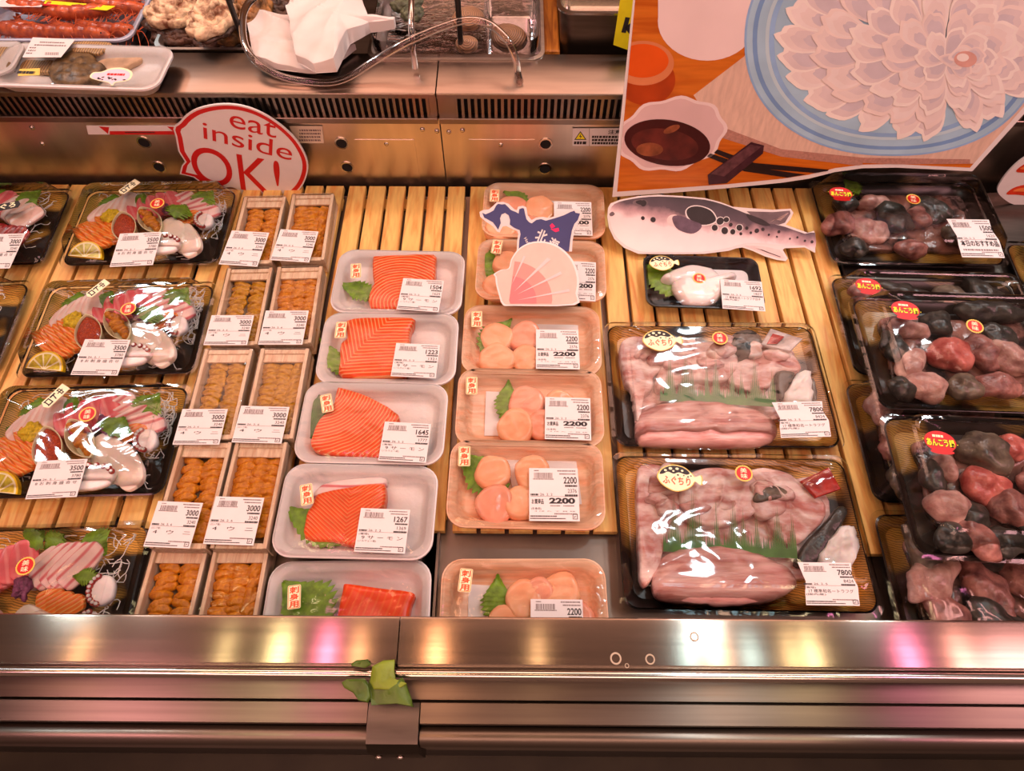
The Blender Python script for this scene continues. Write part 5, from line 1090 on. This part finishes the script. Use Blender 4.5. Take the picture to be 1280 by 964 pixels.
# shrimp
c = at(80, 48, .165); t = thing('shrimp_pack', 'film-wrapped tray of red shrimps in the top left corner', 'shrimp pack', (c.x-.045, c.y+.078, ZD), R(0))
foam_tray(t, .29, .150, .040, mat('blue_grey_foam', S(190, 170, 175), .35, 0, .05, 40), 'tray')
sm = mat('shrimp_shell', S(226, 92, 45), .25, 0, .25, 90, col2=S(140, 52, 40), detail=5, bmp=.0006)
M['shrimp'] = sm; M['shrimp_leg'] = mat('shrimp_feeler', S(235, 95, 50), .3, 0, .1, 60); M['eye'] = mat('shrimp_eye', (.01, .01, .012), .1, 0, .1)
def shrimp(parent):
    mb = MB(); pts = [(-.062, .008, 0), (-.05, -.002, .004), (-.03, -.008, .007), (-.01, -.008, .008), (.012, -.004, .008), (.035, .004, .007), (.055, .010, .006), (.07, .013, .006)]
    P3 = path(pts, 6); n = len(P3)
    rad = [max(.0012, (.0042 + .0068*min(1, i/(n*.45)))*(1 - max(0, (i-n*.82)/(n*.18))*.9)*(1+.07*(1 if i % 6 < 4 else -1))) for i in range(n)]
    mb.tube(P3, rad, 12); o = mb.build('shrimp', 'shrimp', parent, 60)
    f = MB()
    for a in (-.5, 0, .5): f.slab(smooth([(-.062, .008), (-.072, .010+.006*a-.003), (-.082, .012+.016*a), (-.072, .010+.012*a+.003)], 3), -.001, .002, .0008)
    f.build('tail_fan', 'shrimp', o)
    l = MB(); g = random.Random(2)
    for k in range(14):
        x = .0 + .005*k; b = (x, .0, 0)
        l.tube(path([(x, -.004+.0003*k, .004), (x+g.uniform(-.006, .01), -.018, .002), (x+g.uniform(-.012, .018), -.030, -.002)], 4), .0006, 5)
    for k in range(4): l.tube(path([(.068, .012, .006), (.085, .02+.012*k-.02, .012), (.10, .01+.02*k-.03, .006), (.11, -.02+.02*k-.02, .002)], 5), .0005, 5)
    l.build('feelers', 'shrimp_leg', o)
    e = MB(); e.ball((.060, .008, .0125), (.004, .004, .004), 0, nu=8, nv=6); e.build('eye', 'eye', o)
    return o
def dup_tree(o, parent, loc, rot):
    c = dup(o, parent, loc, rot)
    for ch in list(o.children): dup(ch, c)
    return c
s0 = shrimp(t); s0.location = (-.05, -.03, .022); s0.rotation_euler = (0, 0, R(-18))
g = random.Random(5)
for x, y, a in ((-.012, -.028, -22), (.038, -.026, -30), (.078, -.02, -26), (-.09, -.02, -12), (.02, .01, -10), (-.05, .02, -14), (.08, .03, -20), (-.02, .045, -8), (.05, .05, -10)): dup_tree(s0, t, (x, y, .020+.004*g.random()+.006*(y > 0)), (R(g.uniform(-20, 20)), 0, R(a)))
fit_film(t, .286, .146, .024, .0425, .002, seed=60)
mb = MB(); mb.plate([(-.03, .012), (.09, -.004), (.10, .008), (-.02, .024)], .0455, .0459, 0); mb.plate([(-.02, .009), (.03, .003), (.03, .008), (-.02, .014)], .0459, .0462, 1); mb.build('banner_sticker', ['yellow_ink', 'red_ink'], t)
mb = MB(); mb.plate([(-.10, .005), (-.02, .005), (-.02, .045), (-.10, .045)], .0455, .0459); mb.build('blank_label', 'paper', t)
# flounder
t = plain_tray('flatfish_pack', 'white tray holding a whole brown fish on the steel ledge', 'fish pack', [(40, 53), (196, 56), (163, 112), (4, 107)], .1785, .024, .248, .098, 'foam')
fl = Z(5.818, 0, 0); M['fishbrown'] = mat('mottled_fish_skin', S(150, 102, 62), .35, 0, .35, 90, bmp=.002, col2=S(58, 38, 26), detail=6); M['fin'] = stripe('ribbed_fin', S(200, 140, 90), S(110, 75, 50), 330, 0, dist=.8, sss=0); M['finp'] = mat('pale_fish_tail', S(225, 160, 120), .35, 0, .2, 60)
piece(t, 'fish_body', 'fishbrown', fl([(345, 520), (390, 430), (480, 370), (560, 340), (650, 360), (700, 430), (760, 470), (730, 510), (680, 560), (600, 600), (480, 610), (380, 580)]), .02, .006, .014, .005, .003, .003, 1, 60)
piece(t, 'fan_fin', 'fin', fl([(520, 360), (500, 300), (600, 285), (740, 290), (805, 305), (790, 330), (700, 380), (640, 365)]), .024, .0175, .004, .0015, 0, .001, 2)
piece(t, 'fish_tail', 'finp', fl([(700, 430), (800, 410), (920, 400), (1070, 350), (1050, 400), (960, 450), (850, 490), (760, 500)]), .016, .006, .008, .003, 0, .001, 3)
piece(t, 'side_fin', 'fin', fl([(130, 480), (170, 420), (330, 415), (400, 430), (350, 500), (250, 500)]), .016, .006, .006, .002, 0, .001, 4)
fit_film(t, .244, .094, .02, .0255, .0015, seed=70)
mb = MB(); lq = L(t, fl([(240, 275), (550, 290), (445, 420), (165, 420)]), .028); mb.plate(lq, .0285, .0288, 0); a = fl([(0, 0)])
for r_, (x0, x1) in ((310, (290, 480)), (330, (250, 490)), (350, (215, 270)), (370, (205, 270)), (390, (190, 240))):
    q = L(t, fl([(x0, r_+5), (x1, r_-5)]), .028); bars(mb, q[0][0], q[1][0], min(q[0][1], q[1][1]), min(q[0][1], q[1][1])+.0028, .0290, 1, random.Random(r_))
x = 330
while x < 430:
    q = L(t, fl([(x, 405), (x+5, 405), (x+8, 385), (x+3, 385)]), .028); mb.poly(q, .0290, 1); x += 10
mb.build('price_label', ['paper', 'grey_ink'], t)
q = L(t, fl([(145, 505), (293, 500), (290, 550), (132, 555)]), .028); mb = MB(); mb.plate(q, .0285, .0288, 0)
for k in range(3):
    p0 = (q[0][0]*(1-.3*k-.15)+q[1][0]*(.3*k+.15), (q[0][1]+q[3][1])/2); bars(mb, p0[0]-.004, p0[0]+.004, p0[1]-.003, p0[1]+.003, .0291, 1, random.Random(k), .15)
mb.build('yellow_sticker', ['gold_ink', 'ink'], t)
q = smooth(L(t, fl([(655, 565), (680, 530), (740, 525), (810, 500), (900, 497), (965, 530), (940, 585), (840, 605), (820, 628), (790, 605), (720, 590)]), .028), 3); mb = MB(); mb.plate(q, .0285, .0288, 0)
cx, cy = sum(p[0] for p in q)/len(q), sum(p[1] for p in q)/len(q); mb.poly([(cx+(x-cx)*.9, cy-.0008+(y-cy)*.85) for x, y in q], .0290, 1)
g = random.Random(8)
for k in range(12): mb.poly(ell(cx+g.uniform(-.018, .022), cy-.005+g.uniform(-.003, .003), g.uniform(.001, .003), .0014, 10), .0291, 2)
bars(mb, cx-.006, cx+.019, cy+.002, cy+.0065, .0292, 3, random.Random(5), .2); mb.build('fish_sticker', ['cream', mat('pale_pink_print', S(250, 180, 180), .5, 0, .03), 'ink', 'red_ink'], t)
t = plain_tray('whole_fish_pack', 'white fish tray cut off at the left edge behind the platters', 'fish pack', [(-168, 53), (10, 53), (-9, 92), (-198, 92)], .1785, .024, .262, .080, 'foam')
piece(t, 'fish_body', 'fishbrown', [(-60, 60), (-10, 62), (10, 72), (6, 84), (-60, 86)], .02, .006, .012, .004, .002, .002, 5); piece(t, 'fan_fin', 'fin', [(-30, 56), (10, 58), (18, 64), (8, 72), (-20, 70)], .02, .014, .006, .002, 0, .001, 6)
fit_film(t, .256, .074, .016, .0255, .001, seed=71)

# steel bins
def bin_(name, label, cat, x0, x1, yf, dp, zt, m='steel', rim=.006, m2='steel_dark'):
    w = x1-x0; t = thing(name, label, cat, ((x0+x1)/2, yf+dp/2, ZD)); h = zt-ZD; r = .022; mb = MB()
    mb.loft([rr(w-.03, dp-.03, r, 0), rr(w-.022, dp-.022, r, .004), rr(w-.010, dp-.010, r, h-.004)], 1, True, False)
    mb.loft([rr(w-.010, dp-.010, r, h-.004), rr(w, dp, r, h-.003), rr(w, dp, r, h), rr(w-.010, dp-.010, r, h+.0005), rr(w-.016, dp-.016, r, h-.004), rr(w-.030, dp-.030, r, .006)], 0, False, True)
    mb.build('bin', [m, m2], t); return t
q0, q1 = at(196, 63, .172), at(322, 61, .172)
bin_('oyster_bin', 'dark steel bin under the pile of oysters', 'bin', q0.x-.01, q1.x+.03, (q0.y+q1.y)/2, .20, .172)
M['oyst'] = mat('pale_oyster_shell', S(246, 186, 140), .6, 0, .3, 60, bmp=.008, col2=S(120, 62, 36), mid=(.36, .6), detail=6); M['oystb'] = mat('brown_oyster_shell', S(190, 115, 60), .5, 0, .4, 60, bmp=.008, col2=S(40, 26, 18), detail=6); M['oystd'] = mat('dark_oyster_shell', S(100, 58, 40), .35, 0, .4, 60, bmp=.008, col2=S(14, 10, 9), detail=6)
def oyster(u, v, z, d, rz, m, seed, label, rx=0, extra=None):
    p = at(u, v, z+d[2]*.3); t = thing('oyster', label, 'oyster', (p.x, p.y, z), R(rz), R(rx), 'oysters in the steel bin'); mb = MB()
    for k in range(4):
        s_ = 1-.17*k; n = 40; o = [(d[0]/2*s_*(1+.13*noise.noise(Vector((math.cos(a)*2+k, math.sin(a)*2, seed))) + .05*math.sin(9*a+k))*math.cos(a)*(1 if math.cos(a) > 0 else .8), d[1]/2*s_*(1+.13*noise.noise(Vector((math.cos(a)*2, math.sin(a)*2+k, seed+4)))+.05*math.sin(8*a))*math.sin(a)) for a in (2*PI*i/n for i in range(n))]
        mb.slab(o, d[2]*.16*k, d[2]*.40, .004, 0, puff=.003, amp=.004, seed=seed+k, fr=75, rings=6, fold=.004)
    mb.build('upper_shell', m, t, 80)
    lo = MB(); lo.ball((0, 0, -.004), (d[0]*.92, d[1]*.92, d[2]*.5), 0, None, 20, 10, .2, 40, seed); lo.build('lower_shell', 'oystd', t, 80)
    if extra: extra(t)
oyster(216, 12, .178, (.108, .076, .035), 15, 'oyst', 1, 'big pale oyster at the left of the pile, above the dark open one')
oyster(262, 20, .200, (.072, .095, .035), -15, 'oyst', 2, 'tall pale oyster in the middle of the pile')
def yel(t):
    mb = MB(); mb.ball((-.030, .012, .020), (.020, .022, .016), 0, None, 14, 9, .4, 90, 3); mb.build('yellow_sponge', 'flower', t); mb = MB(); mb.ball((.012, .008, .019), (.034, .012, .010), 0, None, 14, 9, .3, 60, 5); mb.build('oyster_flesh', 'monk_pale', t)
oyster(216, 41, .158, (.092, .050, .024), -5, 'oystd', 3, 'dark oyster with a yellow growth at the front of the bin', extra=yel)
oyster(254, 50, .150, (.055, .050, .026), 30, 'oystd', 4, 'small dark oyster at the front of the bin, left of the black rod')
oyster(283, 42, .154, (.052, .054, .028), 60, 'oystb', 5, 'brown oyster behind the foot of the black rod')
oyster(312, 12, .182, (.068, .080, .034), 20, 'oystb', 6, 'brown ridged oyster right of the black rod, top of the pile')
oyster(321, 40, .158, (.052, .050, .026), 10, 'oystb', 7, 'brown oyster at the right end of the bin, beside the white paper')
oyster(345, 10, .165, (.07, .08, .03), 70, 'oystd', 8, 'dark oyster half hidden behind the white paper')

# rods, hose, paper
for u, v, l in ((302, 83, 'thin black vertical rod in front of the oysters'), (575, 86, 'thin black vertical rod in front of the shellfish tank')):
    p = at(u, v, .178); t = thing('partition_rod', l, 'rod', (p.x, max(p.y, .951), ZD)); mb = MB(); mb.tube([(0, 0, .0), (0, 0, .5)], .0042, 14); mb.build('rod', 'black', t)
    mb = MB(); mb.tube([(0, 0, .0), (0, 0, .006)], .009, 16); mb.build('foot', 'black', t)
def H(u, v, z): return at(u, v, z)
mb = MB(); hp_ = path([H(332, -12, .222), H(310, 5, .224), H(303, 30, .222), H(311, 66, .212), H(345, 93, .192), H(395, 103, .1845), H(430, 99, .186), H(470, 75, .208), H(510, 52, .234), H(560, 31, .246), H(590, 25, .248), H(615, 32, .246), H(636, 53, .236), H(645, 75, .210), H(647, 90, .1835), H(650, 102, .1835)], 8)
mb.tube(hp_, .0052, 14); tag(mb.build('clear_hose', 'hose'), 'clear plastic hose looping from the white paper over the tank to the ledge', 'hose')
mb = MB(); mb.tube(path([H(515, -12, .260), H(514, 20, .250), H(515, 50, .232), H(519, 84, .1855)], 6), .0045, 12); tag(mb.build('clear_air_tube', 'hose'), 'straight clear tube hanging into the left of the shellfish tank', 'tube')
zk = Z(6.095, 290, 0); p = at(385, 60, .19)
t = thing('crumpled_paper', 'crumpled white paper sheets lying on the ledge inside the hose loop', 'paper', (p.x, p.y, .1785))
def sheet(pts, z0, hz, seed, fold=.006):
    q = L(t, zk(pts), z0); mb = MB(); n = 9; cx, cy = sum(a for a, b in q)/len(q), sum(b for a, b in q)/len(q)
    q2 = []
    for i in range(len(q)):
        for k in range(n): f = k/n; q2.append((q[i][0]*(1-f)+q[(i+1) % len(q)][0]*f, q[i][1]*(1-f)+q[(i+1) % len(q)][1]*f))
    mb.slab(q2, z0, .0012+hz, .0006, puff=hz*.6, amp=fold*.45, seed=seed, fr=16, rings=16, fold=fold*.8)
    mb.build('paper_sheet', mat('soft_paper_%d' % seed, (.74, .71, .68), .8, 0, .02, 60), t, 30)
sheet([(118, 195), (260, 115), (340, 120), (480, 130), (520, 400), (640, 560), (520, 555), (330, 530), (180, 480), (150, 330)], .014, .006, 1, .012)
sheet([(440, 150), (460, 40), (960, -40), (1050, 190), (1250, 200), (1240, 222), (1060, 250), (900, 340), (800, 550), (640, 560), (500, 480)], .032, .016, 2, .012)
sheet([(640, 430), (880, 360), (945, 380), (830, 470), (800, 545), (690, 545)], .004, .006, 3, .012)
# shellfish tank
q0, q1 = at(462, 76, .180), at(676, 73, .180); yf = (q0.y+q1.y)/2
tk = bin_('shellfish_tank', 'shallow clear-rimmed steel tank of water with shellfish behind the ledge', 'tank', q0.x-.006, q1.x+.006, yf, .24, .180)
w = q1.x-q0.x; mb = MB(); mb.loft([rr(w-.016, .222, .02, .0195), rr(w-.016, .222, .02, .0197)], 0); mb.build('water', film_mat('tank_water', (.9, .80, .80), .03, 3, .6, 45, .004), tk)
mb = MB(); mb.loft([rr(w-.006, .232, .022, .0605), rr(w-.006, .232, .022, .085), rr(w-.009, .229, .021, .085), rr(w-.009, .229, .021, .0605)], 0, False, False); mb.build('clear_wall', 'clear', tk)
bx = at(635, 40, .19); mb = MB(); mb.loft([rr(.072, .13, .008, .0215, dx=bx.x-tk.location.x+.004, dy=-.01), rr(.079, .138, .008, .10, dx=bx.x-tk.location.x+.004, dy=-.01)], 0, True, False); mb.build('inner_clear_box', 'clear', tk)
M['clam'] = stripe('ridged_clam_shell', S(170, 110, 75), S(95, 62, 45), 420, 0, 'RINGS', dist=1.5, sss=0, bmp=.001)
def clam(u, v, z, d, rz, label, seed):
    p = at(u, v, z+.015); t = thing('big_clam', label, 'clam', (p.x, p.y, z), R(rz), R(18), 'clams in the tank')
    for s_ in (-1, 1):
        mb = MB(); mb.ball((0, 0, s_*.003), (d, d*.78, d*.36), 0, None, 20, 12, .1, 30, seed); o = mb.build('shell_half', 'clam', t, 80)
clam(584, 12, .165, .052, 20, 'ridged clam at the top of the tank against the black rod', 1); clam(636, 36, .169, .058, -25, 'large brown clam inside the clear box of the tank', 2); clam(583, 44, .186, .035, 5, 'small dark clam beside the black rod', 3)
M['weed'] = mat('tank_weed', S(110, 100, 70), .6, 0, .4, 90, bmp=.003)
p = at(508, 8, .17); t = thing('seaweed_clump', 'mottled green brown clump in the left of the tank', 'seaweed', (p.x, p.y, .150))
for k in range(5): blob(t, 'weed_tuft', 'weed', g.uniform(-.012, .012), g.uniform(-.02, .02), .018, (.026, .03, .018), g.uniform(0, 3), k, .7, 80)
# timber and steel pot
a, b = at(674, 82, .178), at(702, 82, .178); mb = MB(); mb.box(((a.x+b.x)/2, 1.12, .1475), (b.x-a.x-.002, .32, .054), ch=.002); tag(mb.build('timber_batten', 'tablewood'), 'orange brown wooden batten between the tank and the steel pot', 'wood')
q0, q1 = at(697, 15, .235), at(800, 12, .235)
bin_('steel_pot', 'deep square steel pot with a bright rim behind the ledge', 'pot', q0.x, q1.x+.12, q0.y-.003, .22, .235, 'chrome', m2='steel_dark')

# ------------------------------------------------------------------ green tape on the front rail
zt_ = Z(5.875, 400, 800); p = at(480, 850, .062); t = thing('green_tape', 'crumpled strip of green tape wrapped round the front rail', 'tape', (p.x, p.y, .0635))
M['tape'] = mat('green_tape', S(84, 96, 20), .45, 0, .2, 60, bmp=.0015); M['tape_lit'] = mat('lit_green_tape', S(128, 128, 26), .45, 0, .15, 60, bmp=.0015)  # second green paints the lit top fold into the colour
def tp(pts, z, h, m, seed, rx=0):
    mb = MB(); q = L(t, zt_(pts), z); mb.slab(q, z, h, .001, puff=.002, amp=.006, seed=seed, fr=70); mb.build('tape_fold', m, t, 40)
tp([(165, 310), (200, 285), (330, 280), (380, 340), (385, 420), (350, 460), (290, 440), (240, 390), (180, 345)], .0005, .002, 'tape', 1)
tp([(355, 300), (470, 330), (600, 290), (640, 325), (670, 430), (695, 500), (560, 470), (380, 465)], -.0005, .003, 'tape', 2)
tp([(385, 195), (470, 150), (550, 140), (545, 240), (560, 290), (640, 320), (600, 350), (500, 370), (400, 360), (375, 320)], .004, .003, 'tape_lit', 3)
tp([(225, 175), (260, 152), (355, 140), (378, 185), (330, 203), (232, 196)], .0015, .0015, 'tape', 4)
# dried drops on the capping
M['drop'] = mat('dried_drop', S(190, 150, 120), .6, 0, .05)
for u, v, r_ in ((770, 823, .0058), (813, 824, .0050), (868, 796, .0045), (784, 832, .0022)):
    p = at(u, v, .0625); mb = MB(); z = .0600+.003*(p.y-.102)/.0435+.0003; a_ = ell(p.x, p.y, r_, r_*1.05, 24); b_ = ell(p.x, p.y, r_*.72, r_*.75, 24)
    mb.add([(x, y, z+.0004) for x, y in a_]+[(x, y, z+.0004) for x, y in b_], [(i, (i+1) % 24, 24+(i+1) % 24, 24+i) for i in range(24)], 0)
    cpart('dried_drop', mb, 'drop')

# ------------------------------------------------------------------ light
def area(name, loc, size, power, col, tgt=None, shape='RECTANGLE'):
    l = D.lights.new(name, 'AREA'); l.shape = shape; l.size = size[0]
    if shape == 'RECTANGLE': l.size_y = size[1]
    l.energy = power; l.color = col; o = D.objects.new(name, l); C.objects.link(o); o.location = loc
    if tgt: o.rotation_euler = (Vector(tgt)-Vector(loc)).to_track_quat('-Z', 'Y').to_euler()
    return o
area('canopy_lamp', (0, 1.18, 1.32), (2.6, .30), 6.6, (1, .50, .36), (0, .55, 0))
area('front_fill', (0, -1.25, 1.75), (2.4, .7), 14, (1, .52, .40), (0, .5, 0))  # soft fill added from the front to brighten poster and signs
area('rear_lamp', (-.1, 1.55, 1.35), (2.2, .3), 3.0, (1, .53, .38), (0, 1.0, .15))
area('pink_lamp', (-1.1, -.45, 1.3), (.4, .4), 3.0, (1, .40, .42), (-.5, .25, 0))
area('pink_lamp', (1.5, .1, 1.3), (.4, .4), 3.5, (1, .48, .50), (.7, .4, 0))
# small shop lamps that streak in the brushed steel and glint in the lids
for u, col, pw, s_ in ((105, (1, .55, .25), 2.0, .06), (285, (1, .8, .4), 1.2, .05), (352, (1, .85, .45), 4, .07), (411, (1, .22, .42), 4, .06), (450, (1, .5, .25), 2, .05), (546, (1, .45, .22), 4, .07), (672, (1, .6, .3), 1.2, .05), (858, (.55, .9, 1), 1.6, .07), (893, (1, .60, .40), 4, .09), (935, (.6, .92, 1), 1.6, .07), (985, (1, .75, .4), 1.6, .05), (1011, (1, .80, .45), 3, .05), (1130, (1, .25, .5), 4.5, .07), (1195, (1, .45, .4), 4, .07)):
    p = at(u, 805, .06); x = p.x*(1+2.1/.74)
    area('market_lamp', (x, .22, 2.16), (s_*.8, .8), pw*.36, col)
# cool white spots mirrored as glints in the lids
for u, v, z, k, pw, s_ in ((190, 375, .048, 1.5, 1.3, .12), (118, 545, .048, 1.7, 1.3, .12), (855, 440, .048, 1.45, 1.2, .10), (870, 690, .048, 2.2, 1.4, .12), (1095, 430, .10, 1.5, 1.8, .12)):
    p = at(u, v, z); d = p-CP; l = p + Vector((d.x, d.y, -d.z))*k
    area('cool_spot', l, (s_,), pw, (.78, .94, 1), p, 'DISK')
w_ = D.worlds.new('market_hall'); bpy.context.scene.world = w_; w_.use_nodes = True
bg = w_.node_tree.nodes['Background']; bg.inputs[0].default_value = (1, .48, .34, 1); bg.inputs[1].default_value = .10
sc_ = bpy.context.scene
sc_.view_settings.view_transform = 'Standard'; sc_.view_settings.look = 'None'; sc_.view_settings.exposure = 0.95; sc_.view_settings.gamma = 1; sc_.view_settings.use_curve_mapping = False
cy_ = sc_.cycles; cy_.use_denoising = True; cy_.transparent_max_bounces = 24; cy_.max_bounces = 10; cy_.caustics_reflective = False; cy_.caustics_refractive = False; cy_.sample_clamp_indirect = 6
